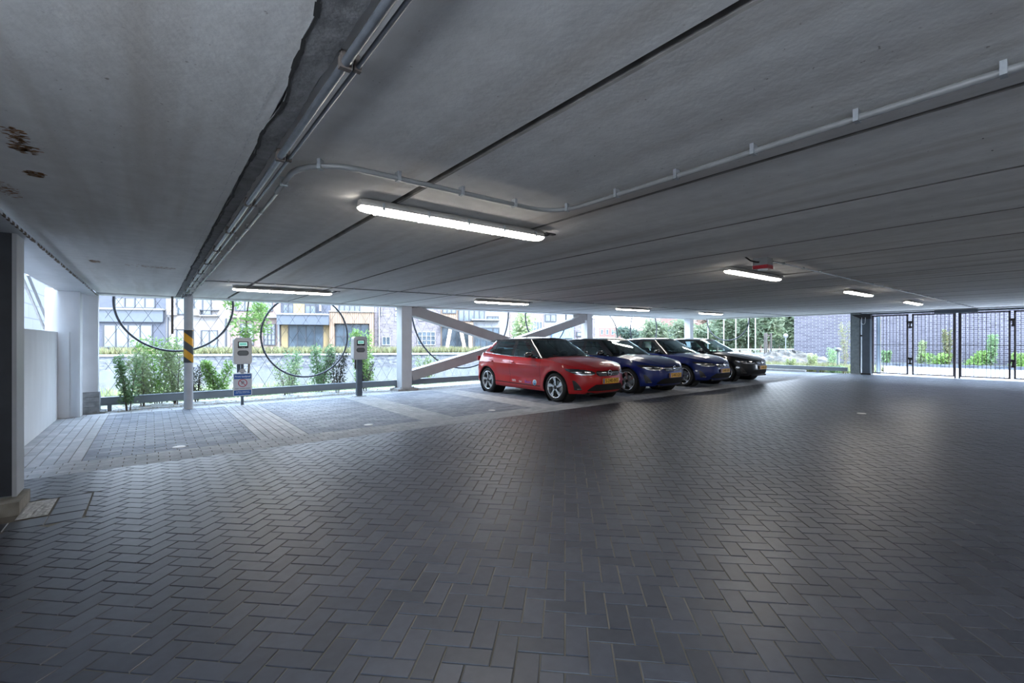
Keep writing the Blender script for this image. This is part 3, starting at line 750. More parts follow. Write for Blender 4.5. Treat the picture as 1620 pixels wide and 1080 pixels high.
MB().box(-.05, .05, .22, .28, 1.55, 2.05).build('reader_box', 'blackplastic', t)
MB().box(-.03, .03, .13, .28, 1.5, 1.56).build('reader_arm', 'blackplastic', t)
ga = [(1380, 1437, 'folding gate leaf next to the dark gate post'), (1443, 1511, 'second gate leaf, left of the double centre post'), (1518, 1599, 'third gate leaf, right of the double centre post'), (1604, 1700, 'rightmost gate leaf, cut by the picture edge')]
def yg(px): return on_x(px, XG)[1]
for pa, pb, lab in ga:
    ya, yb = yg(pa), yg(pb); t = thing('gate_leaf', (XG, yb, 0), lab, 'gate', 'leaves of the folding gate'); L = ya-yb; f = .05
    b = MB(); fh = 2.32
    b.box(-.03, .03, 0, f, .06, fh); b.box(-.03, .03, L-f, L, .06, fh); b.box(-.03, .03, 0, L, .06, .10); b.box(-.03, .03, 0, L, fh-.05, fh)
    b.build('frame', 'gateframe', t)
    b = MB().box(-.012, .012, f, L-f, 1.16, 1.18); b.build('middle_rail', 'gateframe', t)
    n = int((L-2*f)/.108)
    for i in range(1, n+1):
        y = f+(L-2*f)*i/(n+1); MB().box(-.008, .008, y-.007, y+.007, .10, fh-.05).build('bar', 'gateframe', t)
    if pa in (1380, 1518):
        for z0 in (1.98, .62):
            b = MB().box(-.04, .04, -.105, -.005, z0, z0+.08); b.box(-.03, .03, -.07, -.03, z0-.12, z0); b.box(-.035, .035, -.10, -.01, z0-.18, z0-.12)
            b.tube([(-.05, .02, z0+.12), (-.06, 0, z0-.02), (-.06, -.05, z0-.05), (-.06, -.10, z0-.02), (-.05, -.12, z0+.12)], .008, 6)
            b.build('hinge', 'blackplastic', t)
t = thing('gate_centre_post', (XG, yg(1514.5), 0), 'slim pale double post in the middle of the gates', 'post')
MB().box(-.05, .05, .035, .075, .0, 2.35).build('left_upright', 'gateframe', t); MB().box(-.05, .05, -.075, -.035, .0, 2.35).build('right_upright', 'darksteel', t)
b = MB().box(XG-.06, XG+.06, -4, yg(1362), 2.345, 2.41); ident(b.build('gate_header', 'bluegrey'), 'dark steel header beam running above the gates', 'beam')
b = MB().box(-.12, .0, -.55, .55, -.03, .085); ident(b.build('gate_track_box', 'bluegrey', loc=(XG-.065, yg(1513), 2.325)), 'dark grey drive cover on the gate header', 'drive box')
b = MB().box(XR-.05, XR+.5, -4, 6.0, -.1, .004); struct(b.build('trim_15', mat('pale_threshold', (.55, .56, .57), .7, noise=.1)), 'pale threshold under the gates')
b = MB().box(XG+.5, XG+.52, yg(1387.5), yg(1380.5), -.05, 2.3); ident(b.build('glass_screen', mat('pale_blue_panel', (.55, .66, .78), .3, noise=.03)), 'narrow pale blue panel beside the gate post', 'panel')
struct(MB().box(-1.3, 22.6, -4.3, -4.2, -.1, 2.6).build('light_block_behind', 'whitewall'), 'plain unseen wall added behind the viewer to block light')  # unseen wall, added to cut the daylight coming from behind
# ------------------------------------------------------------------ cars
def lerp_tab(tab, x):
    if x <= tab[0][0]: return tab[0][1]
    for (a, b), (c2, d) in zip(tab[:-1], tab[1:]):
        if x <= c2:
            k = (x-a)/(c2-a); return b+(d-b)*k
    return tab[-1][1]
def smooth_tab(tab, x):      # Catmull-Rom through the table
    n = len(tab)
    if x <= tab[0][0]: return tab[0][1]
    if x >= tab[-1][0]: return tab[-1][1]
    for i in range(n-1):
        if x <= tab[i+1][0]: break
    x0, y0 = tab[i]; x1, y1 = tab[i+1]; h = x1-x0; k = (x-x0)/h
    m0 = (y1-y0)/h if i == 0 else (y1-tab[i-1][1])/(x1-tab[i-1][0])
    m1 = (y1-y0)/h if i == n-2 else (tab[i+2][1]-y0)/(tab[i+2][0]-x0)
    return (2*k**3-3*k**2+1)*y0+(k**3-2*k**2+k)*h*m0+(-2*k**3+3*k**2)*y1+(k**3-k**2)*h*m1
ZE = [(0, .695), (.15, .735), (.5, .825), (.9, .885), (1.25, .92), (2.2, .945), (3.0, .98), (3.5, 1.015), (3.85, 1.03), (4.06, 1.0)]
ZB = [(0, .215), (.4, .20), (1.3, .20), (3.0, .21), (3.8, .24), (4.06, .27)]
WZ = [(.18, .80), (.24, .845), (.30, .862), (.42, .868), (.52, .868), (.62, .878), (.72, .884), (.80, .876), (.88, .852), (.96, .815), (1.04, .765)]
XFZ = [(.18, .12), (.24, .05), (.30, .015), (.40, 0), (.52, .005), (.60, .02), (.68, .045), (.74, .085), (.80, .12), (1.1, .14)]
XRZ = [(.2, 3.93), (.28, 4.02), (.40, 4.055), (.58, 4.06), (.70, 4.0), (.85, 3.95), (1.03, 3.88)]
AX1, AX2, RW, RA = .83, 3.37, .315, .365
def ze(x): return smooth_tab(ZE, x)
def halfw(x, z):
    w = smooth_tab(WZ, z)
    for ax in (AX1, AX2):
        d = math.hypot(x-ax, z-RW); w += .016*math.exp(-((d-.38)/.07)**2)
    if 1.2 < x < 3.1: w -= .020*math.exp(-((z-.47)/.10)**2)*math.sin((x-1.2)/1.9*math.pi)**.5
    if 1.0 < x < 3.9: w += .008*math.exp(-((z-(.765+.03*(x-1)/2.5))/.025)**2)
    return w
NF, NR = 2.5, 3.2
def front_pt(y, z):
    """surface point of the nose for lateral y and height z (car coordinates: lateral, along, up)"""
    w = smooth_tab(WZ, z); xf = smooth_tab(XFZ, z); a = .80-xf; q = min(abs(y)/w, .999)
    return xf + a*(1-(1-q**NF)**(1/NF))
def col_pts(kind, q, z, x=None):
    if kind == 'F':
        xf = smooth_tab(XFZ, z); a = .80-xf; X = xf+a*(1-math.cos(q)**(2/NF)); return X, halfw(X, z)*math.sin(q)**(2/NF)
    if kind == 'R':
        xr = smooth_tab(XRZ, z); b = xr-3.60; X = xr-b*(1-math.cos(q)**(2/NR)); return X, halfw(X, z)*math.sin(q)**(2/NR)
    return x, halfw(x, z)
OY = 2.05
def car_body():
    """returns MBs: body, doors; built once"""
    cols = [('F', math.pi/2*i/34, None) for i in range(34)]
    xs = []
    def span(a, b, n): return [a+(b-a)*i/n for i in range(n)]
    xs = span(.80, 1.310, 26) + [1.310, 1.318] + span(1.318, 2.42, 50)[1:] + [2.42, 2.428] + span(2.428, 3.31, 42)[1:] + [3.31, 3.318] + span(3.318, 3.60, 14)[1:]
    cols += [('S', 0, x) for x in xs]
    cols += [('R', math.pi/2*(1-i/24), None) for i in range(25)]
    NT = 38; G = []
    for kind, q, x in cols:
        # nominal x for the top edge
        xx = x
        if kind != 'S': xx, _ = col_pts(kind, q, .75)
        zb, zt = smooth_tab(ZB, xx), ze(xx)
        col = []
        for j in range(NT+1):
            z = zb+(zt-zb)*j/NT
            X, Y = col_pts(kind, q, z, x)
            col.append([X, Y, z, 0])
        G.append(col)
    # wheel arches
    for col in G:
        for p in col:
            for ax in (AX1, AX2):
                dx, dz = p[0]-ax, p[2]-RW; d = math.hypot(dx, dz)
                if d < RA and p[1] > .5:
                    p[3] = 1
                    if p[2] < smooth_tab(ZB, p[0])+.001 and abs(dx) < .9*RA: pass
    parts = {'body': MB(), 'front_door': MB(), 'rear_door': MB()}
    for sg in (1, -1):
        ids = {}
        def vid(mb, key, i, j):
            k = (key, i, j, sg)
            if k not in ids:
                X, Y, Z, fl = G[i][j]
                if fl:
                    ax = AX1 if abs(X-AX1) < abs(X-AX2) else AX2
                    dx, dz = X-ax, Z-RW; d = math.hypot(dx, dz) or 1e-6; X, Z = ax+dx/d*RA, RW+dz/d*RA
                mb.v.append((sg*Y, X-OY, Z)); ids[k] = len(mb.v)-1
            return ids[k]
        for i in range(len(G)-1):
            for j in range(NT):
                q = [G[i][j], G[i+1][j], G[i+1][j+1], G[i][j+1]]
                if sum(p[3] for p in q) >= 4: continue
                if sum(p[3] for p in q) == 3 and max(p[2] for p in q) < .40: continue
                xm = (q[0][0]+q[1][0])/2; zm2 = (q[0][2]+q[2][2])/2
                key = 'body'; mi = 0
                side = cols[i][0] == 'S'
                if side and 1.318 <= cols[i][2] < 2.42 and j >= 5: key = 'front_door'
                elif side and 2.428 <= cols[i][2] < 3.31 and j >= 5: key = 'rear_door'
                elif side and j >= 5 and (abs(cols[i][2]-1.310) < .001 or abs(cols[i][2]-2.42) < .001 or abs(cols[i][2]-3.31) < .001): mi = 1
                if side and j == 5 and 1.31 <= cols[i][2] < 3.31: key, mi = 'body', 1
                mb = parts[key]
                f = [vid(mb, key, i, j), vid(mb, key, i+1, j), vid(mb, key, i+1, j+1), vid(mb, key, i, j+1)]
                if sg > 0: f = f
                else: f = f[::-1]
                mb.f.append(f); mb.mi.append(mi); mb.sm.append(True); mb.rn.append(.5)
    # hood
    hood = MB(); NX, NV = 36, 22
    def edge(x):          # half width of the top edge at x
        z = ze(x); w = halfw(x, z)
        if x >= .80: return w
        xf = .093; a = .80-xf; k = max(0, min(1, (x-xf)/a)); q = 1-(1-k)**NF
        return w*max(0, q)**(1/NF)
    HCN = [(.085, .705), (.16, .765), (.4, .86), (.7, .925), (1.0, .965), (1.2, .985)]
    V = []
    for i in range(NX+1):
        k = i/NX; x = .094+(1.30-.094)*k**1.6
        ye = edge(x); zed = ze(x)-.001; zcn = max(zed, smooth_tab(HCN, x))
        for j in range(NV+1):
            v = -1+2*j/NV; cr = 1-abs(v)**2.6; z = zed+(zcn-zed)*cr
            z += .010*math.exp(-((abs(v)-.62)/.10)**2)*min(1, k*3)
            V.append((v*ye, x-OY, z))
    hood.add(V, [(i*(NV+1)+j, i*(NV+1)+j+1, (i+1)*(NV+1)+j+1, (i+1)*(NV+1)+j) for i in range(NX) for j in range(NV)], 0, True)
    return parts, hood
def car_top():
    """greenhouse: roof shell, glass"""
    def zbase(x): return ze(x)-.012
    def ztop(x): return smooth_tab([(1.7, 1.352), (2.0, 1.378), (2.4, 1.392), (2.9, 1.378), (3.3, 1.345), (3.7, 1.30)], x)
    FXB, FXT, RXB, RXT = 1.02, 1.80, 3.90, 3.60
    NT = 30
    def pt(kind, q, t):
        wb, wt = .795, .60; wd = wb+(wt-wb)*t**1.15
        fx = FXB+(FXT-FXB)*(t**1.06); rx = RXB+(RXT-RXB)*t**1.5
        af = .42+(.16-.42)*t; ar = .30
        if kind == 'F': x = fx+af*(1-math.cos(q)**(2/2.6)); y = wd*math.sin(q)**(2/2.6)
        elif kind == 'R': x = rx-ar*(1-math.cos(q)**(2/2.6)); y = wd*math.sin(q)**(2/2.6)
        else: x = fx+af+(rx-ar-fx-af)*q; y = wd
        y *= 1 - .10*max(0, (x-2.9))/1.0 if x > 2.9 else 1
        zb = zbase(x); 
        if kind == 'F': zb += .045*math.cos(q)
        return x, y, zb+(ztop(x)-zb)*t
    cols = [('F', math.pi/2*i/24) for i in range(24)] + [('S', i/150) for i in range(150)] + [('R', math.pi/2*(1-i/18)) for i in range(19)]
    def inside(P, x, z):
        c = False; n = len(P)
        for i in range(n):
            a, b = P[i], P[(i+1) % n]
            if (a[1] > z) != (b[1] > z) and x < (b[0]-a[0])*(z-a[1])/(b[1]-a[1])+a[0]: c = not c
        return c
    FW = [(1.50, .955), (2.36, .968), (2.36, 1.335), (2.08, 1.322), (1.98, 1.300)]
    RWn = [(2.48, .970), (3.22, 1.012), (3.17, 1.30), (2.90, 1.328), (2.48, 1.338)]
    QW = [(3.25, 1.02), (3.50, 1.07), (3.33, 1.24), (3.215, 1.285)]
    key_of = {}
    P = {k: MB() for k in ('roof', 'windshield', 'front_window', 'rear_window', 'quarter_window', 'tailgate_window', 'pillar')}
    for sg in (1, -1):
        ids = {}
        for i in range(len(cols)-1):
            for j in range(NT):
                q4 = []
                for (a, b) in ((i, j), (i+1, j), (i+1, j+1), (i, j+1)): q4.append((a, b, pt(cols[a][0], cols[a][1], b/NT)))
                xm = sum(p[2][0] for p in q4)/4; zm2 = sum(p[2][2] for p in q4)/4; ym = sum(p[2][1] for p in q4)/4
                k = 'roof'
                if cols[i][0] == 'F' and cols[i][1] < math.pi/2*.80 and 1 <= j < NT-1: k = 'windshield'
                elif cols[i][0] == 'R' and cols[i][1] < math.pi/2*.80 and 2 <= j < NT-4: k = 'tailgate_window'
                elif cols[i][0] == 'S':
                    if inside(FW, xm, zm2): k = 'front_window'
                    elif inside(RWn, xm, zm2): k = 'rear_window'
                    elif inside(QW, xm, zm2): k = 'quarter_window'
                if k == 'roof' and xm > 3.30 and zm2 < 1.30 and not (cols[i][0] == 'R' and cols[i][1] < math.pi/2*.7): k = 'pillar'
                mb = P[k]; f = []
                for a, b, p in q4:
                    kk = (k, a, b)
                    if kk not in ids: mb.v.append((sg*p[1], p[0]-OY, p[2])); ids[kk] = len(mb.v)-1
                    f.append(ids[kk])
                mb.f.append(f if sg > 0 else f[::-1]); mb.mi.append(0); mb.sm.append(True); mb.rn.append(.5)
    # roof cap
    mb = P['roof']; NV = 18; V = []; rows = 0
    for kind, q in cols:
        x, y, z = pt(kind, q, 1.0)
        for j in range(NV+1):
            v = -1+2*j/NV; V.append((v*y, x-OY, z+.045*min(1, (y/.5)**1.5)*(1-abs(v)**2.2)))
        rows += 1
    mb.add(V, [(i*(NV+1)+j, i*(NV+1)+j+1, (i+1)*(NV+1)+j+1, (i+1)*(NV+1)+j) for i in range(rows-1) for j in range(NV)], 0, True)
    # spoiler and antenna
    sp2 = []; 
    for (x, z) in ((3.45, 1.365), (3.74, 1.325), (3.745, 1.305), (3.50, 1.30)): sp2.append((x, z))
    mb.prism(sp2, -.50, .50, T=lambda a, b, c3: (c3, a-OY, b))
    mb.lathe((0, 3.35-OY, 1.40), (0, .4, 1), [(0, .022), (.03, .014), (.05, .004), (.05, .0001)], 10)
    return P
def wheel_mbs():
    ty = MB(); ax = (-1, 0, 0)
    R, r = RW, .232
    ty.lathe((0, 0, 0), ax, [(-.10, r), (-.102, R-.05), (-.095, R-.018), (-.075, R-.003), (-.03, R), (.03, R), (.075, R-.003), (.095, R-.018), (.102, R-.05), (.098, r+.012), (.088, r)], 56)
    rim = MB(); rim.lathe((0, 0, 0), ax, [(.088, r+.002), (.098, r+.004), (.098, r-.010), (.080, r-.016), (.0, r-.03), (-.09, r-.02)], 56)
    bk = MB(); bk.lathe((0, 0, 0), ax, [(.0, r-.03), (.0, .0001)], 40); 
    disc = MB(); disc.lathe((0, 0, 0), ax, [(.02, .145), (.03, .145), (.03, .07), (.03, .0001)], 40)
    spk = []
    for k in range(5):
        s = MB(); a0 = 2*math.pi*k/5+.3
        # pinwheel blade: narrow at hub, wide at rim, slightly twisted
        pts = [(.035, -.022), (.10, -.016), (.212, -.075), (.218, -.01), (.205, .020), (.12, .022), (.05, .026)]
        def T(u, v, d, a=a0): return (-d, u*math.cos(a)-v*math.sin(a), u*math.sin(a)+v*math.cos(a))
        n = len(pts); V = [T(u, v, .088+.006*(u > .2)) for u, v in pts] + [T(u, v, .055) for u, v in pts]
        s.add(V, [tuple(range(n)), tuple(reversed(range(n, 2*n)))] + [(i, n+i, n+(i+1) % n, (i+1) % n) for i in range(n)])
        for q in range(2, n+2): s.mi[q] = 1
        spk.append(s)
    hub = MB(); hub.lathe((0, 0, 0), ax, [(.05, .045), (.092, .042), (.098, .03), (.098, .0001)], 24)
    return ty, rim, bk, disc, spk, hub
def patch(rows, off, ns=14, nz=6, sg=1, two=False):
    """panel lying on the nose: rows = [(z, y0, y1)], offset off the surface"""
    mb = MB(); V = []; zs = [r[0] for r in rows]
    zz2 = [zs[0]+(zs[-1]-zs[0])*i/nz for i in range(nz+1)]
    for z in zz2:
        y0 = lerp_tab([(r[0], r[1]) for r in rows], z); y1 = lerp_tab([(r[0], r[2]) for r in rows], z)
        for j in range(ns+1):
            y = y0+(y1-y0)*j/ns; X = front_pt(y, z); e = .002
            dxdy = (front_pt(y+e, z)-front_pt(y-e, z))/(2*e); dxdz = (front_pt(y, z+e)-front_pt(y, z-e))/(2*e)
            n = Vector((dxdy, -1, dxdz)).normalized(); 
            V.append((sg*(y+n.x*off), X-OY+n.y*off, z+n.z*off))
    m = ns+1; mb.add(V, [(i*m+j, i*m+j+1, (i+1)*m+j+1, (i+1)*m+j) for i in range(nz) for j in range(ns)], 0, True)
    return mb
def both(rows, off, **k):
    a = patch(rows, off, sg=1, **k); b = patch(rows, off, sg=-1, **k); a.add(b.v, b.f, 0, True); return a
def paint(name, col, metal=.25):
    m, t, b = newmat(name); b.inputs['Base Color'].default_value = (*col, 1); b.inputs['Roughness'].default_value = .32; b.inputs['Metallic'].default_value = metal
    b.inputs['Specular IOR Level'].default_value = .25; b.inputs['Coat Weight'].default_value = .75; b.inputs['Coat Roughness'].default_value = .02
    g = t.nodes.new('ShaderNodeTexNoise'); g.inputs['Scale'].default_value = 60; mr = t.nodes.new('ShaderNodeMapRange'); mr.inputs[3].default_value = .26; mr.inputs[4].default_value = .34
    t.links.new(g.outputs['Fac'], mr.inputs[0]); t.links.new(mr.outputs[0], b.inputs['Roughness']); return m
M['glass'] = glass_mat('tinted_car_glass', (.74, .86, .86), 2.6); M['darkglass'] = glass_mat('dark_car_glass', (.62, .74, .75), 2.6)
M['screenglass'] = glass_mat('windscreen_glass', (.80, .90, .90), 1.5)
M['roofblack'] = mat('gloss_black', (.010, .010, .012), .12, coat=1.0, noise=.02)
M['tyre'] = mat('tyre_rubber', (.014, .014, .015), .75, noise=.15, nscale=40)
M['silver'] = mat('machined_alloy', (.72, .73, .75), .25, metal=.85, noise=.03)
M['wheelblack'] = mat('black_alloy', (.015, .015, .017), .3, noise=.05)
M['chrome'] = mat('chrome', (.8, .81, .83), .12, metal=1.0, noise=.01)
M['gap'] = mat('panel_gap', (.004, .004, .004), .9, noise=.01)
M['seat'] = mat('dark_seat_cloth', (.035, .037, .042), .9, noise=.1)
M['lampglass'] = mat('headlamp_dark', (.03, .033, .038), .08, coat=1, noise=.1)
M['lampsilver'] = mat('headlamp_reflector', (.6, .62, .66), .2, metal=.6, noise=.05)
M['plate'] = mat('yellow_plate', (.72, .38, .02), .4, noise=.02); M['euroblue'] = mat('plate_blue', (.02, .06, .35), .4, noise=.02)
M['tail'] = mat('tail_red', (.30, .01, .015), .15, coat=1, noise=.05)
CARPARTS, HOOD = car_body(); TOP = car_top(); WM = wheel_mbs()
def make_car(X, Y, col, label, plate, rz=0.0, roof='roofblack', sticker=False):
    pm = paint(col[0], col[1], col[2])
    t = thing('hatchback_car', (X, Y+OY-AX1, 0), label, 'car', 'hatchbacks parked side by side', rz)
    t.scale = (.985,)*3
    CARPARTS['body'].build('body', [pm, 'gap'], t)
    fd = CARPARTS['front_door'].pieces('front_door', [pm, 'gap'], t); rd = CARPARTS['rear_door'].pieces('rear_door', [pm, 'gap'], t)
    HOOD.build('bonnet', pm, t)
    rf = TOP['roof'].build('roof', roof, t)
    TOP['pillar'].pieces('rear_pillar', pm, t)
    TOP['windshield'].build('windscreen', 'screenglass', t)
    TOP['front_window'].pieces('front_side_window', 'glass', t); TOP['rear_window'].pieces('rear_side_window', 'darkglass', t)
    TOP['quarter_window'].pieces('quarter_window', 'darkglass', t); TOP['tailgate_window'].build('tailgate_window', 'darkglass', t)
    # door handles
    for mb_x, pr in ((2.27, fd), (3.14, rd)):
        for sg in (1, -1):
            b = MB(); yw = halfw(mb_x, .80)
            b.tube([(sg*(yw-.004), mb_x-.09-OY, .802), (sg*(yw+.022), mb_x-.06-OY, .805), (sg*(yw+.024), mb_x+.05-OY, .81), (sg*(yw-.004), mb_x+.09-OY, .812)], [.009, .013, .013, .009], 8)
            b.lathe((sg*(yw-.006), mb_x-OY, .80), (sg, 0, 0), [(0, .035), (.007, .035), (.0072, .0001)], 16, mi=1)
            b.build('door_handle', [pm, 'gap'], pr[0 if (pr[0].data.vertices[0].co.x > 0) == (sg > 0) else 1])
    # wheels
    ty, rim, bk, disc, spk, hub = WM
    for ax in (AX1, AX2):
        for sg in (-1, 1):
            wloc = (sg*.765, ax-OY, RW)
            wh = ty.build('wheel', 'tyre', t, wloc)
            if sg > 0: wh.rotation_euler = (0, 0, math.pi)
            rim.build('rim', 'silver', wh); bk.build('wheel_backing', 'wheelblack', wh); disc.build('brake_disc', 'galv', wh)
            for s in spk: s.build('spoke', ['silver', 'wheelblack'], wh)
            hub.build('hub_cap', 'wheelblack', wh)
    b = MB()
    for ax in (AX1, AX2):
        for sg in (-1, 1):
            b.lathe((sg*.52, ax-OY, RW), (sg, 0, 0), [(0, .0001), (0, .375), (.325, .375)], 36)
    b.pieces('wheel_liner', 'gap', t)
    b = MB().box(-.55, .55, .12-OY, 3.9-OY, .19, .24); b.box(-.80, .80, 1.25-OY, 2.95-OY, .19, .24); b.build('underbody', 'gap', t)
    # trim strip along the belt
    b = MB()
    for sg in (1, -1):
        pts = [(sg*(.800*(1-(.10*max(0, x-2.9)))+.006), x-OY, z) for x, z in [(1.45, .942), (1.8, .952), (2.4, .958), (3.0, .985), (3.25, 1.003), (3.5, 1.055)]]
        b.tube(pts, .006, 6)
    b.pieces('belt_trim', 'chrome', t)
    b = MB()
    # cowl and wipers
    b.tube([(-.62, 1.26-OY, .975), (0, 1.10-OY, 1.005), (.1, 1.08-OY, 1.012)], .007, 6); b.tube([(.62, 1.26-OY, .975), (.3, 1.12-OY, 1.0), (.05, 1.09-OY, 1.01)], .007, 6)
    b.pieces('wiper', 'blackplastic', t)
    # mirrors
    for sg in (1, -1):
        b = MB(); V = []; n1, n2 = 10, 16
        for i in range(n1+1):
            a = math.pi*i/n1
            for j in range(n2):
                c3 = 2*math.pi*j/n2; ex = .75
                def sp3(v): return math.copysign(abs(v)**ex, v)
                V.append((sg*(.945+.105*sp3(math.cos(a))), 1.62-OY+.075*sp3(math.sin(a)*math.cos(c3)), 1.005+.068*sp3(math.sin(a)*math.sin(c3))))
        b.add(V, [(i*n2+j, i*n2+(j+1) % n2, (i+1)*n2+(j+1) % n2, (i+1)*n2+j) for i in range(n1) for j in range(n2)], 0, True)
        b.bar((sg*.79, 1.60-OY, .945), (sg*.90, 1.62-OY, .965), .07, .035)
        b.build('mirror', 'roofblack', t)
    # headlamps
    hl = both([(.598, .50, .66), (.625, .40, .76), (.66, .39, .815), (.70, .50, .85), (.735, .70, .856)], .004).pieces('headlamp', 'lampglass', t)
    both([(.600, .50, .655), (.617, .43, .74), (.630, .42, .765)], .007, nz=2).pieces2('lower_light_strip', 'lampsilver', hl)
    both([(.660, .50, .60), (.680, .50, .62)], .008, nz=2).pieces2('projector_lens', 'lampsilver', hl)
    both([(.662, .66, .80), (.672, .66, .81)], .008, nz=2).pieces2('upper_light_strip', 'lampsilver', hl)
    # grille
    gr = both([(.575, 0, .30), (.60, 0, .36), (.65, 0, .385), (.672, 0, .375), (.685, 0, .34)], .004).build('grille', 'gap', t)
    both([(.648, .085, .375), (.656, .085, .372)], .012, nz=1).pieces('chrome_wing', 'chrome', gr)
    b = MB()
    for r2 in range(4):
        z = .592+r2*.017
        for k in range(16):
            y = .09+k*.019+(.009 if r2 % 2 else 0)
            if y > .33: continue
            for sg in (1, -1): b.obox((sg*y, front_pt(y, z)-.008-OY, z), (.0045, 0, 0), (0, .003, 0), (0, 0, .0032))
    ident(b.build('grille_studs', 'lampsilver', gr), kind='stuff')
    em = MB(); yc = front_pt(0, .645)-.022-OY
    em.tube([(.058*math.cos(a), yc, .640+.058*math.sin(a)) for a in [i*2*math.pi/32 for i in range(33)]], .007, 8, caps=False)
    em.add([(x, yc-dy, .640+z) for dy in (0, .006) for x, z in ((-.085, -.002), (.022, .012), (-.012, -.022), (.085, .002), (-.022, -.008), (.012, .020))],
           [(0, 1, 5), (0, 4, 1), (1, 4, 2), (2, 4, 3), (6, 11, 7), (6, 7, 10), (7, 8, 10), (8, 9, 10)])
    em.build('emblem', 'chrome', gr)
    both([(.265, 0, .56), (.29, 0, .57), (.35, 0, .50), (.405, 0, .40)], .004).build('lower_intake', 'gap', t)
    both([(.232, 0, .60), (.240, 0, .62)], .012, nz=1).build('front_lip', 'blackplastic', t)
    both([(.285, .66, .76), (.36, .69, .775), (.44, .735, .785), (.49, .765, .79)], .004).pieces('side_vent', 'blackplastic', t)
    both([(.305, .665, .725), (.318, .665, .73)], .010, nz=1).pieces('fog_lamp_trim', 'chrome', t)
    # shut line of bonnet over the nose
    both([(.692, 0, .48), (.697, 0, .48)], .0025, nz=1).build('bonnet_gap', 'gap', t)
    # number plate
    zp = .475; yp = front_pt(0, zp)-.022-OY
    pl = MB().prism(rrect(.52, .11, .008), -.004, .012, T=lambda x, y, z: (x, yp+z, zp+y)).build('number_plate', 'plate', t)
    MB().prism(rrect(.04, .104, .004), -.006, -.004, T=lambda x, y, z: (x-.236, yp+z, zp+y)).build('blue_band', 'euroblue', pl)
    text('plate_lettering', plate, .105, (.02, yp-.006, zp), (math.radians(90), 0, 0), M['gap'], pl, .40)
    # tail lamps
    b = MB()
    for sg in (1, -1): b.obox((sg*.72, 3.93-OY, .87), (.09, 0, 0), (0, .035, 0), (0, 0, .06))
    b.pieces('tail_lamp', 'tail', t)
    # cabin
    b = MB().box(-.76, .76, 1.25-OY, 3.7-OY, .25, .40); b.box(-.785, -.75, 1.3-OY, 3.6-OY, .3, .93); b.box(.75, .785, 1.3-OY, 3.6-OY, .3, .93)
    b.box(-.74, .74, 3.30-OY, 3.75-OY, .4, .93); b.build('cabin_lining', 'seat', t)
    b = MB(); b.prism([(1.15, .90), (1.25, .955), (1.62, .95), (1.70, .90), (1.70, .60), (1.2, .60)], -.74, .74, T=lambda x, y, z: (z, x-OY, y)); b.build('dashboard', 'seat', t)
    for sx in (-.36, .36):
        b = MB(); b.prism(rrect(.48, .5, .08), .42, .56, T=lambda x, y, z: (sx+x, 2.15-OY+y, z))
        b.prism([(x, y) for x, y in rrect(.46, .60, .10)], -.07, .07, T=lambda x, y, z: (sx+x, 2.45-OY+z+y*.30, .82+y)); b.build('front_seat', 'seat', t)
        MB().prism(rrect(.26, .18, .06), -.045, .045, T=lambda x, y, z: (sx+x, 2.60-OY+z+y*.2, 1.20+y)).build('headrest', 'seat', t)
    b = MB().box(-.65, .65, 2.95-OY, 3.3-OY, .42, .56); b.prism(rrect(1.28, .5, .1), -.07, .07, T=lambda x, y, z: (x, 3.32-OY+z+y*.3, .80+y))
    for sx in (-.42, .42): b.prism(rrect(.24, .14, .05), -.04, .04, T=lambda x, y, z: (sx+x, 3.42-OY+z, 1.08+y))
    b.build('rear_bench', 'seat', t)
    c3 = Vector((.36, 1.83-OY, .93)); a1 = Vector((1, 0, 0)); a2 = Vector((0, -.35, .94)).normalized()
    b = MB().tube([c3+a1*math.cos(q)*.18+a2*math.sin(q)*.175 for q in [i*2*math.pi/28 for i in range(29)]], .013, 8, caps=False)
    b.bar(c3-a1*.17, c3+a1*.17, .03, .03); b.bar(c3, c3-a2*.16, .03, .02, up=(0, 1, 0)); b.tube([c3, c3+Vector((0, -.2, -.08))], .03, 8); b.build('steering_wheel', 'blackplastic', t)
    MB().box(-.10, .10, 1.92-OY, 1.95-OY, 1.25, 1.31).build('rear_view_mirror', 'blackplastic', t)
    if sticker:
        # lettering low on the near door (faces -X)
        rx = (math.radians(90), 0, math.radians(-90)); D = lambda x, z, o: (-(halfw(x, z)+o), x-OY, z)
        pw = mat('sticker_white', (.85, .85, .88), .5, noise=.01); pp = mat('sticker_purple', (.30, .12, .55), .5, noise=.01); pb = mat('sticker_blue', (.05, .30, .60), .5, noise=.01)
        nd = fd[0] if fd[0].data.vertices[0].co.x < 0 else fd[1]
        text('white_lettering', '100%', .075, D(2.27, .375, .004), rx, pw, nd); text('small_lettering', 'Elek', .06, D(2.02, .365, .004), rx, pw, nd)
        text('purple_lettering', 'Buurt', .10, D(1.74, .375, .004), rx, pp, nd)
        b = MB(); b.lathe(D(1.50, .375, -.004), (-1, 0, 0), [(0, .066), (.008, .066), (.0082, .0001)], 28); b.lathe(D(1.50, .375, .005), (-1, 0, 0), [(0, .055), (.0004, .055), (.0006, .0001)], 28, mi=1); b.build('sticker_disc', [pw, pb], nd)
        text('disc_lettering', 'GO', .062, D(1.50, .375, .008), rx, pw, nd)
    return t
RED = ('red_paint', (.42, .006, .010), .0); BLU = ('blue_paint', (.002, .014, .14), .0); BLK = ('black_paint', (.006, .007, .010), .0)
make_car(7.67, 7.11, RED, 'red five-door hatchback with black roof, nearest in the parked row', 'S-240-BG', sticker=True)
BLU2 = ('darker_blue_paint', (.002, .013, .13), .0)
make_car(10.20, 7.16, BLU, 'blue hatchback with black roof standing next to the red car', 'S-447-GX')
make_car(12.88, 7.25, BLU2, 'blue hatchback next to the black car, third in the row', 'S-441-GX', .01)
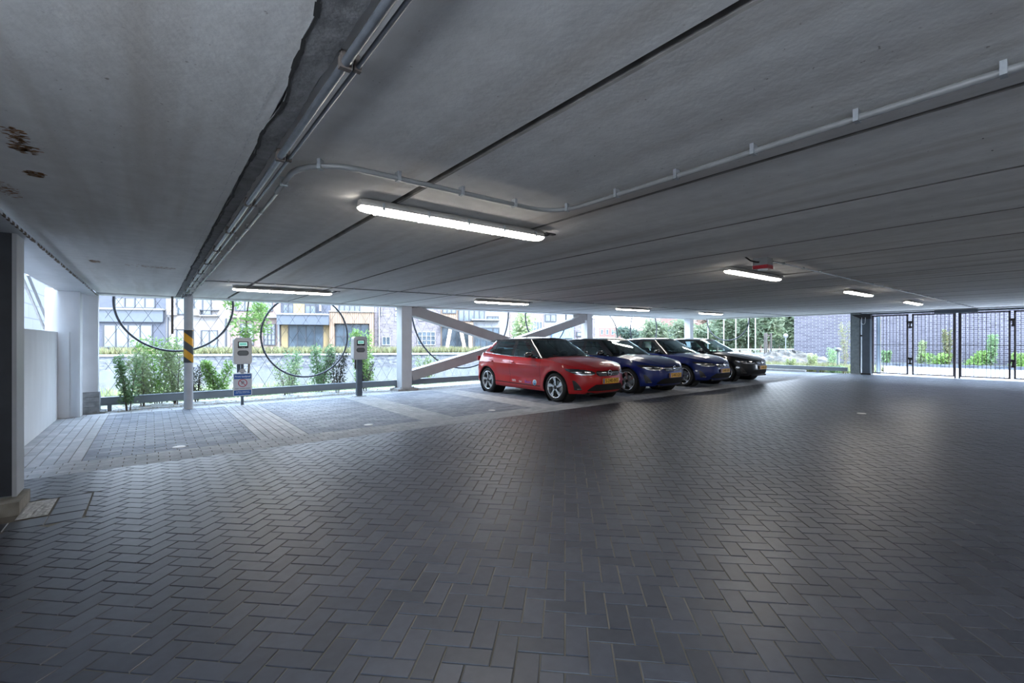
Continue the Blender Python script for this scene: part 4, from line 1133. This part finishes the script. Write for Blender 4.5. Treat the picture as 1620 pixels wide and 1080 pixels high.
make_car(15.45, 7.30, BLK, 'black hatchback at the far end of the parked row', 'S-446-GX', .01)

# ------------------------------------------------------------------ outside: ground, canal, far bank
def P(c): return tuple(c)
M['soil'] = mat('dry_grassy_soil', (.085, .083, .070), .95, noise=.45, nscale=4, col2=(.12, .14, .08))
M['gravel'] = mat('pale_gravel', (.36, .36, .36), .95, noise=.45, nscale=30)
M['pave'] = mat('pale_paving', (.34, .35, .37), .8, noise=.1, nscale=2)
M['stonewall'] = mat('quay_stone', (.03, .036, .05), .9, noise=.4, nscale=3.2, stretch=(1, 1, 3), col2=(.13, .14, .155))
M['coping'] = mat('pale_coping', (.19, .20, .21), .8, noise=.1, nscale=3)
def water_mat():
    m, t, b = newmat('canal_water'); b.inputs['Base Color'].default_value = (.085, .095, .092, 1); b.inputs['Roughness'].default_value = .10
    g = t.nodes.new('ShaderNodeTexCoord'); n = t.nodes.new('ShaderNodeTexNoise'); n.inputs['Scale'].default_value = 5
    t.links.new(g.outputs['Object'], n.inputs['Vector']); bp = t.nodes.new('ShaderNodeBump'); bp.inputs['Strength'].default_value = .25; bp.inputs['Distance'].default_value = .03
    t.links.new(n.outputs['Fac'], bp.inputs['Height']); t.links.new(bp.outputs[0], b.inputs['Normal']); return m
def poly(name, pts, m, label=None, thick=.4):
    b = MB(); n = len(pts); V = [tuple(p) for p in pts] + [(p[0], p[1], p[2]-thick) for p in pts]
    b.add(V, [tuple(range(n)), tuple(reversed(range(n, 2*n)))] + [(i, n+i, n+(i+1) % n, (i+1) % n) for i in range(n)])
    return struct(b.build(name, m), label)
def cz(xc, z0, h, k=.225): return cw(xc, z0+k*xc, h)
# gravel strip at the facade, near bank, water, far bank
poly('ground_strip', [(-1.3, 11.0, -.02), (22.0, 11.02, -.02), (22.0, 13.4, -.05), (-1.3, 12.6, -.05)], 'gravel', 'strip of gravel under the facade')
b = MB(); g1 = [(-2.8, 12.55, -.05), (22.1, 13.35, -.05), cz(16, 18, -.05), cz(8, 17, -.62), cz(-2, 17, -.62), cz(-8, 18.6, -.62), cz(-22, 18, -.62)]
b.add(g1, [(0, 6, 5), (0, 5, 4), (0, 4, 3), (0, 3, 2), (0, 2, 1)]); struct(b.build('near_bank', 'soil'), 'weedy near bank of the canal')
poly('water', [cz(-60, 14, -.5), cz(12, 14, -.5), cz(12, 36, -.5), cz(-60, 36, -.5)], water_mat(), 'calm canal water', .05)
b = MB(); 
FAR = (34.0,)
def bank(x0, x1, z0, z1, h0, h1, m, name, label):
    b = MB(); q = [cz(x0, z0, h0), cz(x1, z0, h0), cz(x1, z1, h0), cz(x0, z1, h0), cz(x0, z0, h1), cz(x1, z0, h1), cz(x1, z1, h1), cz(x0, z1, h1)]
    b.add(q, [(0, 1, 2, 3), (4, 7, 6, 5), (0, 4, 5, 1), (1, 5, 6, 2), (2, 6, 7, 3), (3, 7, 4, 0)]); return struct(b.build(name, m), label)
bank(-60, 12, 34, 34.5, -1.2, .36, 'stonewall', 'quay_wall', 'rough stone quay wall across the canal')
bank(-60, 12, 33.9, 34.6, .36, .47, 'coping', 'quay_coping', 'pale coping of the quay')
bank(-60, 12, 34.6, 60, -1, .42, 'soil', 'far_quay', 'grassy quay before the houses')
bank(12, 120, 18, 160, -1, -.06, mat('park_grass', (.07, .09, .045), .95, noise=.4, nscale=1.2), 'park_ground', 'grassy ground beyond the corner')
M['verge'] = mat('dry_verge', (.050, .048, .036), .95, noise=.45, nscale=1.5, col2=(.075, .085, .045))
poly('side_verge', [(22.05, 34, -.04), (22.05, 7.2, -.04), (34, 7.2, -.04), (60, 12.5, -.04), (60, 34, -.04)], 'verge', 'dry grass verge beyond the corner', .6)
poly('side_ground', [(22.05, 7.2, -.04), (22.05, -12, -.04), (60, -12, -.04), (60, 12.5, -.04), (34, 7.2, -.04)], 'pave', 'pale paved ground beyond the gates', .6)

# ------------------------------------------------------------------ leaves and plants
def leaves(mb, c, rad, n, size, up=.3, shape='ball'):
    c = np.array(c); rad = np.array(rad)
    d = RNG.normal(size=(n, 3)); d /= np.linalg.norm(d, axis=1)[:, None]
    r = RNG.random(n)**(1/2.2)
    p = c + d*rad*r[:, None]
    a = RNG.normal(size=(n, 3)); a[:, 2] = a[:, 2]*.6+up; a /= np.linalg.norm(a, axis=1)[:, None]
    b = np.cross(a, RNG.normal(size=(n, 3))); b /= np.linalg.norm(b, axis=1)[:, None]
    s = size*(.6+.8*RNG.random(n))
    for i in range(n):
        L = a[i]*s[i]; Wd = b[i]*s[i]*.32; q = p[i]
        mb.add([q-L, q+Wd, q+L, q-Wd], [(0, 1, 2, 3)])
def leafmat(name, cols): return rnd_mat(name, cols, .6, .15, 8, .3, trans=.5)
M['leaf_pale'] = leafmat('pale_green_leaves', [(0.210, 0.273, 0.115), (0.294, 0.357, 0.189), (0.378, 0.420, 0.273)])
M['leaf_fresh'] = leafmat('fresh_green_leaves', [(0.137, 0.252, 0.063), (0.220, 0.357, 0.105), (0.326, 0.441, 0.158)])
M['leaf_mid'] = leafmat('mid_green_leaves', [(0.105, 0.189, 0.084), (0.178, 0.283, 0.137), (0.252, 0.347, 0.200)])
M['leaf_dark'] = leafmat('dark_leaves', [(0.014, 0.025, 0.014), (0.035, 0.042, 0.028), (0.070, 0.056, 0.042)])
M['leaf_dry'] = leafmat('dry_grass', [(0.168, 0.154, 0.084), (0.210, 0.210, 0.119), (0.140, 0.182, 0.084)])
M['leaf_tree'] = leafmat('tree_leaves', [(.050, .085, .070), (.085, .125, .100), (.13, .16, .13)])
M['leaf_autumn'] = leafmat('russet_leaves', [(.15, .075, .060), (.13, .12, .085), (.19, .12, .10)])
M['leaf_park'] = leafmat('park_leaves', [(.085, .125, .070), (.13, .165, .105), (.17, .20, .14)])
M['bark'] = mat('bark', (.10, .075, .06), .9, noise=.3, nscale=12)
def shrub(px, off, z0, z1, wd, n, size, m, label, group='weeds behind the facade', stems=4, up=.6, yabs=None):
    X, Y, t2 = on_fac(px) if yabs is None else yabs
    t = thing('shrub', (X, Y+off, z0), label, 'plant', group)
    b = MB()
    hgt = z1-z0
    st = MB()
    n = int(n*2.2)
    for k in range(stems):
        a = random.uniform(0, 6.28); ex, ey = math.cos(a)*wd*.40, math.sin(a)*wd*.25; pts = [(ex*.15, ey*.15, -.08), (ex*.5, ey*.5, hgt*.45), (ex, ey, hgt*random.uniform(.8, .98))]
        st.tube(pts, [.012, .009, .003], 5)
        for j in range(6):
            f = .22+.78*j/5; x = ex*f; y = ey*f; z = hgt*f*.92
            leaves(b, (x, y, z), (wd*.34*(1.15-f*.55), wd*.28*(1.15-f*.55), hgt*.15), int(n/stems/6), size, up)
    st.build('stems', 'bark', t); ident(b.build('foliage', m, t))
    return t
plants = [(203, .02, 0, 1.0, .38, 520, .035, 'leaf_mid', 'feathery green weed growing over the low rail at the far left'),
 (228, .8, -.05, 1.05, .75, 900, .035, 'leaf_pale', 'broad pale green bush left of the ring bottom'),
 (252, 1.1, -.05, 1.35, .8, 900, .04, 'leaf_fresh', 'taller yellow-green bush inside the first ring'),
 (282, .7, -.05, 1.2, .8, 900, .035, 'leaf_pale', 'pale bush directly left of the striped column'),
 (317, .9, -.05, .75, .5, 300, .03, 'leaf_dark', 'thin dark weed just right of the striped column'),
 (352, .8, .1, .85, .6, 700, .04, 'leaf_fresh', 'round green bush left of the left charging post'),
 (470, 1.0, -.05, .75, .7, 260, .04, 'leaf_pale', 'sparse low weed inside the second ring'),
 (495, 2.2, -.1, 1.0, .6, 380, .04, 'leaf_mid', 'small green sapling in the middle of the second ring'),
 (528, 1.2, -.05, 1.15, .8, 700, .045, 'leaf_mid', 'green bush at the lower right of the second ring'),
 (548, .7, 0, 1.0, .6, 420, .035, 'leaf_dark', 'dark-leaved climber left of the right charging post'),
 (600, 1.0, -.05, 1.55, .8, 1000, .045, 'leaf_fresh', 'tall fresh green bush right of the right charging post'),
 (622, 1.9, -.05, 1.1, .7, 500, .045, 'leaf_pale', 'loose pale bush beside the facade post'),
 (588, .5, 0, .75, .5, 260, .03, 'leaf_dark', 'low dark climber beside the thick charger pole'),
 (666, .9, -.05, .85, .5, 320, .04, 'leaf_mid', 'small bush under the lower bracing diagonal'),
 (725, 2.0, -.05, .8, .8, 300, .05, 'leaf_pale', 'thin weeds under the bracing left of the red car')]
for p in plants: shrub(*p)
# leafy branch of a young tree behind the left charger
X, Y, t2 = on_fac(398); t = thing('young_tree', (X+.1, Y+1.3, -.1), 'young leafy tree rising behind the left charging post', 'tree')
MB().tube([(0, 0, 0), (.05, 0, 1.0), (-.02, 0, 1.9), (.1, 0, 3.0)], [.03, .025, .02, .01], 7).build('trunk', 'bark', t)
b = MB()
for k in range(26):
    a, zz2 = random.uniform(0, 6.28), random.uniform(1.55, 3.0); leaves(b, (math.cos(a)*.35, math.sin(a)*.35, zz2), (.22, .22, .2), 55, .06, .1)
b.build('foliage', 'leaf_fresh', t)
# leaf litter and low weeds on the gravel strip
b = MB()
for i in range(5200):
    X = random.uniform(-.9, 21.5); yy = facY(X)-.36+random.random()**1.2*1.0; s2 = random.uniform(.010, .032); a = random.uniform(0, 6.28); z = random.uniform(-.012, .03)
    b.add([(X+math.cos(a+q)*s2*(1 if q in (0, 3.14) else .6), yy+math.sin(a+q)*s2*(1 if q in (0, 3.14) else .6), z+random.uniform(0, .012)) for q in (0, 1.57, 3.14, 4.71)], [(0, 1, 2, 3)])
o = b.build('leaf_litter', rnd_mat('leaf_litter_colours', [(.30, .14, .07), (.34, .25, .16), (.24, .25, .12), (.10, .07, .05), (.42, .40, .36)], .8, .2, 20)); ident(o, 'fallen leaves and litter along the low rail', 'leaves', None, 'stuff')
def tufts(name, label, area, n, h, m, size=.5):
    b = MB()
    for i in range(n):
        p = area(); hg = h*random.uniform(.4, 1.0)
        for k in range(5):
            a = random.uniform(0, 6.28); w2 = .012*size*4; lx, ly = math.cos(a)*hg*.35, math.sin(a)*hg*.35; nx, ny = -math.sin(a)*w2, math.cos(a)*w2
            b.add([(p[0]-nx, p[1]-ny, p[2]), (p[0]+nx, p[1]+ny, p[2]), (p[0]+lx, p[1]+ly, p[2]+hg)], [(0, 1, 2)])
    return ident(b.build(name, m), label, 'grass', None, 'stuff')
def quay_area(): xc = random.uniform(-34, 11.5); return cz(xc, 35.2+random.random()*3.4, .40)
tufts('quay_grass', 'pale tall grass along the far quay below the houses', quay_area, 3000, .62, 'leaf_dry', 1.0)
def bank_area():
    xc = random.uniform(-12, 5); return cz(xc, 13.8+random.random()*3.2, -.42 if xc < -12 else -.35)
tufts('bank_weeds', 'sparse weeds on the near bank of the canal', bank_area, 1500, .38, 'leaf_pale', .5)

# ------------------------------------------------------------------ houses across the canal
AX = Vector(cw(1, .225)); AX.z = 0; AX.normalize(); ROT = math.atan2(AX.y, AX.x); Z0H = 39.0
def hs(px, d=0.0): u = U(px); z = (Z0H+d)/(1-.225*u); return u*z*1.025, z
def hpos(s): xc = s/1.025; return cw(xc, Z0H+.225*xc, 0)
M['pane'] = glass_m = mat('house_glass', (0.042, 0.059, 0.077), .15, noise=.5, nscale=1.1, spec=.8)
M['frame_dark'] = mat('house_frame_dark', (0.022, 0.027, 0.037), .5, noise=.1)
M['frame_white'] = mat('house_frame_white', (0.149, 0.154, 0.164), .5, noise=.05)
M['slate'] = brick_mat('slate_brick', (0.037, 0.044, 0.062), (0.047, 0.054, 0.074), (0.059, 0.065, 0.084), .22, .07, .006)
M['beige'] = brick_mat('beige_brick', (0.129, 0.117, 0.117), (0.158, 0.149, 0.149), (0.169, 0.164, 0.164), .3, .09, .010)
M['pink'] = brick_mat('pink_brick', (0.119, 0.082, 0.074), (0.149, 0.109, 0.099), (0.149, 0.129, 0.124), .3, .09, .010)
M['purple'] = brick_mat('purple_brick', (0.065, 0.057, 0.067), (0.114, 0.104, 0.119), (0.129, 0.124, 0.134), .36, .11, .010)
M['yellow'] = mat('yellow_cladding', (0.169, 0.124, 0.059), .7, noise=.06)
M['timber'] = brick_mat('timber_cladding', (0.178, 0.129, 0.094), (0.149, 0.106, 0.074), (0.084, 0.059, 0.045), .16, 9.0, .02)
M['panelblue'] = mat('blue_grey_panel', (0.045, 0.057, 0.079), .5, noise=.08)
M['render_white'] = mat('white_render', (0.149, 0.154, 0.164), .8, noise=.06)
def house(label, pa, pb, m, top=9.0, wins=(), boxes=(), deep=7, d=0.0, zb=.3):
    s0, za = hs(pa); s1, zb2 = hs(pb); sm = (s0+s1)/2; zm3 = (za+zb2)/2
    p = hpos(s0); t = thing('canal_house', (p[0], p[1], 0), label, 'house', 'houses across the canal', ROT)
    Lh = s1-s0; MB().box(0, Lh, d, deep, zb, top).build('wall', m, t)
    def HY(py): return H+(540-py)*zm3/F
    for (a, c2, y0, y1, nx, ny, fm) in wins:
        x0, x1 = hs(a)[0]-s0, hs(c2)[0]-s0; z1, z0 = HY(y0), HY(y1); fr = .07; b = MB()
        b.box(x0, x1, d-.07, d, z0, z0+fr); b.box(x0, x1, d-.07, d, z1-fr, z1)
        for i in range(nx+1):
            xx = x0+(x1-x0-fr)*i/nx; b.box(xx, xx+fr, d-.07, d, z0+fr, z1-fr)
        for i in range(1, ny): zz3 = z0+(z1-z0)*i/ny; b.box(x0, x1, d-.06, d, zz3-.025, zz3+.025)
        w3 = b.build('window', fm, t); MB().box(x0+fr, x1-fr, d-.03, d-.001, z0+fr, z1-fr).build('pane', 'pane', w3)
    for (nm, a, c2, y0, y1, dep, bm) in boxes:
        x0, x1 = hs(a)[0]-s0, hs(c2)[0]-s0; MB().box(x0, x1, d-dep, d-.001, HY(y1), HY(y0)).build(nm, bm, t)
    return t
FDk, FW2 = 'frame_dark', 'frame_white'
house('dark blue-grey canal house at the far left behind the first ring', 120, 262, 'slate', wins=[(181, 246, 470, 487, 4, 1, FDk), (163, 242, 513, 550, 4, 1, FDk)], boxes=[('cornice', 122, 262, 487.5, 490, .35, 'frame_white'), ('fascia', 122, 260, 490, 509, .2, 'panelblue')])
house('pale beige brick house with balconies behind the striped column', 262.5, 364, 'beige', wins=[(279, 335, 471, 498, 4, 1, FDk), (279, 307, 521, 552, 2, 1, FDk), (318, 345, 522, 552, 2, 1, FDk)],
      boxes=[('balcony_wall', 268, 281, 487, 499, .3, 'beige'), ('balcony_wall', 306, 318, 489, 499, .3, 'beige'), ('balcony_rail', 318, 347, 490, 491, .25, FDk), ('balcony_rail', 318, 347, 498, 500, .3, 'frame_white'), ('downpipe', 357, 359, 503, 548, .1, FDk), ('downpipe', 265, 267, 502, 548, .1, FDk)])
house('pinkish brick house behind the young tree', 364.5, 444, 'pink', wins=[(372, 432, 470, 492, 4, 1, FDk), (417, 436, 512, 546, 3, 4, FDk), (380, 402, 512, 546, 2, 2, FDk)], boxes=[('lintel', 366, 444, 500.5, 502.5, .3, 'frame_white'), ('side_trim', 440, 443, 502, 550, .15, 'render_white')])
house('house with yellow panels and dark canopy inside the second ring', 444.5, 522.5, 'slate', wins=[(447, 465, 481, 496, 2, 1, FDk), (482, 500, 482, 497, 2, 1, FDk), (456, 512, 514, 552, 4, 1, FDk)],
      boxes=[('yellow_panel', 465, 482, 480, 496, .12, 'yellow'), ('canopy', 443, 523, 499, 514, .9, 'panelblue'), ('canopy_edge', 442, 523, 496.5, 499, 1.0, 'frame_white'), ('yellow_panel', 445.5, 456, 514, 550, .1, 'yellow'), ('yellow_panel', 512, 522, 514, 550, .1, 'yellow'), ('side_fin', 506, 509, 478, 492, .3, 'frame_white')])
house('house with vertical timber cladding right of the second ring', 523, 592, 'render_white', wins=[(536, 570, 481, 493, 4, 1, FDk), (530.5, 584, 512, 552, 4, 2, FDk)],
      boxes=[('timber_panel', 523, 592, 494, 512, .5, 'timber'), ('timber_panel', 523, 530, 512, 550, .5, 'timber'), ('timber_panel', 585, 592, 512, 550, .5, 'timber'), ('parapet_edge', 522, 592.5, 492.5, 494, .6, 'frame_white')])
house('tall mottled purple brick house left and right of the first facade post', 592.5, 697, 'purple', wins=[(625, 632.5, 485, 491, 1, 1, FW2), (625, 632.5, 494, 500, 1, 1, FW2), (625, 632.5, 502, 508, 1, 1, FW2), (660, 689, 524, 546, 4, 3, FW2), (662, 672, 498, 507, 1, 1, FW2), (676, 690, 498, 507, 2, 1, FW2), (604, 618, 532, 546, 2, 1, FW2)],
      boxes=[('downpipe', 599, 601, 484, 550, .12, 'render_white'), ('downpipe', 603, 604.5, 484, 500, .12, 'render_white')])
t = house('house with slanted timber columns behind the bracing', 697.5, 748, 'timber', wins=[(700, 722, 487, 496, 3, 1, FDk), (725, 767, 488, 508, 5, 1, FDk), (699, 746, 517, 550, 4, 1, FDk)], boxes=[('timber_panel', 697.5, 748, 510, 517, .4, 'timber')])
for a, c2, y0, y1 in ((712, 706, 517, 552), (727, 734, 517, 552), (742, 743, 517, 552)):
    sb2 = hs(697.5)[0]; zq = hs(722)[1]; b = MB(); b.bar((hs(a)[0]-sb2, -.5, H+(540-y0)*zq/F), (hs(c2)[0]-sb2, -.5, H+(540-y1)*zq/F), .28, .25, up=(0, 1, 0)); b.build('slanted_column', mat('pale_timber', (.34, .27, .22), .7, noise=.1), t)
house('white rendered house above the red car', 748.5, 806, 'render_white', top=9, wins=[(770, 789, 500, 507, 2, 1, FDk), (750, 790, 518, 550, 4, 1, FDk)], boxes=[('balcony_rail', 745, 790, 505, 507, .4, 'frame_white')])
house('brick and glass house behind the right bracing arm', 806.5, 860, 'pink', top=4.2, wins=[(838, 858, 508, 524, 4, 1, FW2), (812, 832, 508, 550, 3, 2, FDk)])
house('blue-panelled block behind the middle facade post', 860.5, 908, 'render_white', top=5.5, wins=[(862, 880, 497, 509, 2, 1, FDk), (872, 906, 520, 534, 4, 1, FDk)], boxes=[('blue_panel', 872, 906, 516, 535, .3, mat('blue_panel', (.10, .19, .33), .5, noise=.1))])
house('low grey block with dark louvres right of the middle post', 908.5, 942, 'purple', top=3.4, wins=[(912, 932, 525, 532, 2, 1, FDk)])
# distant red brick blocks, right part
def block(pa, pb, z, top, m, label, wn=5):
    p = cw(U(pa)*z, z, 0); wd = (U(pb)-U(pa))*z; t = thing('distant_block', (p[0], p[1], 0), label, 'building', 'red buildings far behind the cars', -TH)
    MB().box(0, wd, 0, 8, -.1, top).build('wall', m, t)
    for i in range(wn):
        for h0 in (.9, 2.4):
            if h0+1 > top: continue
            x = wd*(i+.25)/wn; f = MB().box(x, x+wd/wn*.5, -.06, 0, h0, h0+.95).build('window', 'frame_white', t); MB().box(x+.12, x+wd/wn*.5-.12, -.08, -.05, h0+.12, h0+.83).build('pane', 'pane', f)
M['redbrick'] = brick_mat('red_brick', (.15, .060, .052), (.18, .082, .070), (.17, .14, .14), .4, .13, .012)
block(948, 990, 75, 3.6, 'redbrick', 'low red brick block right of the middle post')
block(1010, 1034, 80, 3.3, 'redbrick', 'small red block between the upper rings', 3)
block(1045, 1084, 72, 5.6, 'redbrick', 'taller red block left of the far corner post')
block(1103, 1183, 85, 7.5, 'redbrick', 'long red building behind the trees at the far corner', 8)
# trees in the park beyond
def tree(px, z, h0, h1, wd, m, label, n=900, size=.28):
    n = int(n*2.4); wd *= .8
    p = cw(U(px)*z, z, -.05); t = thing('park_tree', p, label, 'tree', 'trees beyond the canal corner')
    MB().tube([(0, 0, -.2), (.1, 0, h0*.6), (0, .05, h1*.7)], [.14, .11, .04], 7).build('trunk', 'bark', t)
    b = MB(); k = max(5, int(n/110))
    for i in range(k):
        a = random.uniform(0, 6.28); r = wd*.5*random.uniform(.1, .75); zc2 = random.uniform(h0+.25*(h1-h0), h1-.2*(h1-h0)); leaves(b, (r*math.cos(a), r*math.sin(a), zc2), (wd*.30, wd*.30, (h1-h0)*.24), int(n/k), size, 0)
    b.build('foliage', m, t)
for a in [(825, 26, -.2, 4.0, 1.9, 'leaf_pale', 'slim pale tree above the red car roof', 900, .14), (998, 62, .2, 3.6, 4.5, 'leaf_tree', 'low dark tree right of the middle post', 700),
          (1033, 58, .2, 4.4, 5.0, 'leaf_park', 'round green tree between two rings', 900), (1050, 66, .2, 3.6, 4.5, 'leaf_tree', 'low tree left of the red block', 700), (1078, 50, .2, 3.8, 3.6, 'leaf_park', 'green tree left of the corner post', 700),
          (1118, 56, .0, 4.0, 4.6, 'leaf_park', 'leafy tree at the bottom left of the corner ring', 900), (1135, 64, 1, 7.0, 6.0, 'leaf_autumn', 'russet tree inside the corner ring', 1000), (1150, 52, .0, 5.4, 4.4, 'leaf_park', 'pale green tree inside the corner ring', 900),
          (1170, 60, .6, 6.6, 5.0, 'leaf_tree', 'dark green tree right of the corner ring', 1000), (1187, 50, .0, 5.0, 4.4, 'leaf_park', 'leafy tree between two lamp posts', 900), (1203, 58, 1.5, 7.0, 5.0, 'leaf_autumn', 'tall russet tree behind the wooden stakes', 1100),
          (1216, 48, .8, 5.2, 3.4, 'leaf_park', 'airy tree right above the wooden stakes', 900), (1232, 55, .2, 7.0, 4.6, 'leaf_tree', 'dark green tree left of the brick wall', 1100), (1250, 50, .2, 6.5, 4.6, 'leaf_park', 'green tree touching the left edge of the brick wall', 1100)]: tree(*a)
p = cw(U(1095)*72, 72, -.1); t = thing('park_hedge', p, 'long dark green hedge behind the park trees at the corner', 'hedge', None, -TH)
b = MB(); LH = (U(1262)-U(1095))*72
MB().box(0, LH, -.5, .5, 0, 1.2).build('core', 'leaf_dark', t)
for i in range(60): leaves(b, (LH*i/59, random.uniform(-.6, .2), random.uniform(.3, 1.7)), (.9, .7, .8), 90, .28, 0)
b.build('foliage', 'leaf_tree', t)
# lamp posts, sign, stakes, bollard
def upright(name, px, z, h0, h1, r, m, label, cat, group=None):
    p = cw(U(px)*z, z, h0); b = MB().lathe((0, 0, 0), (0, 0, 1), [(0, r), (h1-h0, r*.8), (h1-h0+.01, .001)], 10); return ident(b.build(name, m, loc=p), label, cat, group)
for px, z, l in ((1120, 34, 'inside the left half of the corner ring'), (1145, 30, 'inside the right half of the corner ring'), (1164, 36, 'at the right edge of the corner ring'), (1184, 34, 'right of the corner ring'), (1195, 32, 'left of the wooden stakes')):
    upright('lamp_post', px, z, -.1, 5.0, .042, 'frame_white', 'slim white post '+l, 'post', 'slim posts beyond the corner')
STK = mat('grey_wood', (.035, .03, .028), .9, noise=.2)
t = thing('tree_stakes', cw(U(1216)*27, 27, -.05), 'three wooden tree stakes tied by crossbars, right of the black car', 'stakes')
for dx, dy in ((-.28, 0), (-.05, .2), (.22, -.05)): MB().lathe((dx, dy, 0), (0, 0, 1), [(0, .045), (1.85, .045), (1.86, .001)], 10).build('stake', STK, t)
for z in (1.72, .3): MB().bar((-.32, 0, z), (.27, 0, z), .03, .08).build('crossbar', STK, t)
t = thing('round_sign', cw(U(1243)*30, 30, -.05), 'small round white traffic sign left of the brick wall', 'sign')
MB().lathe((0, 0, 0), (0, 0, 1), [(0, .03), (1.7, .03)], 8).build('pole', 'frame_white', t); MB().lathe((0, 0, 1.72), Vector((-ST, -CT, 0)), [(0, .001), (0, .16), (.02, .16), (.021, .001)], 20).build('disc', 'frame_white', t)
t = thing('bollard_lamp', cw(U(1326)*20.4, 20.4, -.02), 'grey bollard with white cap left of the grey-green column', 'bollard')
MB().lathe((0, 0, 0), (0, 0, 1), [(0, .05), (.88, .05)], 14).build('post', 'greygreen', t); MB().lathe((0, 0, .88), (0, 0, 1), [(0, .05), (.01, .11), (.10, .12), (.16, .06), (.165, .001)], 16).build('cap', 'render_white', t)
# far benches / barrier rails seen right of the black car
for k, (pa, pb, z, h, l) in enumerate(((1150, 1256, 40, .62, 'upper'), (1190, 1250, 33, .42, 'lower'))):
    a, c2 = cw(U(pa)*z, z, 0), cw(U(pb)*z, z, 0); b = MB()
    b.bar((*a[:2], h), (*c2[:2], h), .06, .10)
    for q in (.05, .35, .65, .95): x, y = a[0]+(c2[0]-a[0])*q, a[1]+(c2[1]-a[1])*q; b.box(x-.05, x+.05, y-.05, y+.05, -.1, h)
    ident(b.build('road_barrier', 'frame_white' if k else 'railgrey'), l+' horizontal road barrier right of the black car', 'barrier', 'barriers beyond the corner')
# mound with dry grass, plants at the right side
m0 = MB(); c0 = Vector((26.5, 9.8, -.05)); NR2, NA = 10, 28; V = []
for i in range(NR2+1):
    r = i/NR2
    for j in range(NA):
        a = 2*math.pi*j/NA; V.append((c0.x+math.cos(a)*1.5*r, c0.y+math.sin(a)*2.6*r, -.06+.92*(1-r*r)*random.uniform(.70, 1.05)))
m0.add(V, [(i*NA+j, (i+1)*NA+j, (i+1)*NA+(j+1) % NA, i*NA+(j+1) % NA) for i in range(NR2) for j in range(NA)])
ident(m0.build('rubble_mound', mat('pale_rubble', (.075, .072, .066), .95, noise=.5, nscale=5, bump=.6)), 'pale heap of sand and rubble before the brick wall', 'heap')
def side_area(): return (random.uniform(22.6, 25.5), random.uniform(5.6, 12.6), -.04)
tufts('side_grass', 'dry and green grass beyond the low rail right of the black car', side_area, 1500, .42, 'leaf_dry', .4)
tufts('side_weeds', 'green weeds among the dry grass right of the black car', side_area, 700, .34, 'leaf_pale', .5)
for px, X, z1, wd, m, l in ((1251, 22.9, .5, .5, 'leaf_pale', 'low tuft right after the black car nose'), (1286, 23.6, .7, .6, 'leaf_pale', 'yellowish shrub before the rubble heap'), (1316, 26, .95, .8, 'leaf_mid', 'green shrub at the right end of the rubble heap'), (1338, 30, 2.3, .9, 'leaf_dry', 'tall pale seed-headed plant before the brick wall'), (1322, 22.5, .28, .8, 'leaf_mid', 'low green weeds at the foot of the bollard')):
    q = on_x(px, X); shrub(px, 0, -.05, z1, wd, 420, .045, m, l, 'plants beyond the low rail on the right', yabs=q)
# brick wall beyond the gates, bed and kerb
M['wallbrick'] = brick_mat('purple_grey_brick', (.042, .036, .052), (.078, .070, .090), (.155, .150, .168), .42, .105, .016, 'Y')
struct(MB().box(34.5, 35.5, -14, 12.45, -.1, 8).build('wall_opposite', 'wallbrick'), 'tall purple-grey brick wall beyond the gates')
struct(MB().box(32.0, 34.5, -14, 12.4, -.2, .05).build('planting_bed', 'soil'), 'planting bed at the foot of the brick wall')
struct(MB().box(31.85, 32.0, -14, 12.4, -.2, .12).build('trim_16', 'stonewall'), 'dark kerb of the planting bed')
for px, z1, wd, m, l in ((1402, .75, .6, 'leaf_mid', 'small shrub in the bed behind the first gate leaf'), (1456, 1.3, .7, 'leaf_pale', 'thin shrub in the bed behind the left part of the second leaf'), (1484, .65, 1.6, 'leaf_fresh', 'low bright shrub behind the second gate leaf'), (1500, 1.9, .6, 'leaf_dry', 'tall dry plant beside the double centre post'), (1538, .8, 1.8, 'leaf_fresh', 'broad bright shrub behind the third gate leaf'), (1566, 1.6, .8, 'leaf_mid', 'pointed green shrub behind the third gate leaf'), (1612, .7, 1.2, 'leaf_fresh', 'low shrub behind the rightmost gate leaf')):
    q = on_x(px, 33.2); shrub(px, 0, .0, z1, wd, 500, .07, m, l, 'shrubs at the foot of the brick wall', yabs=q)
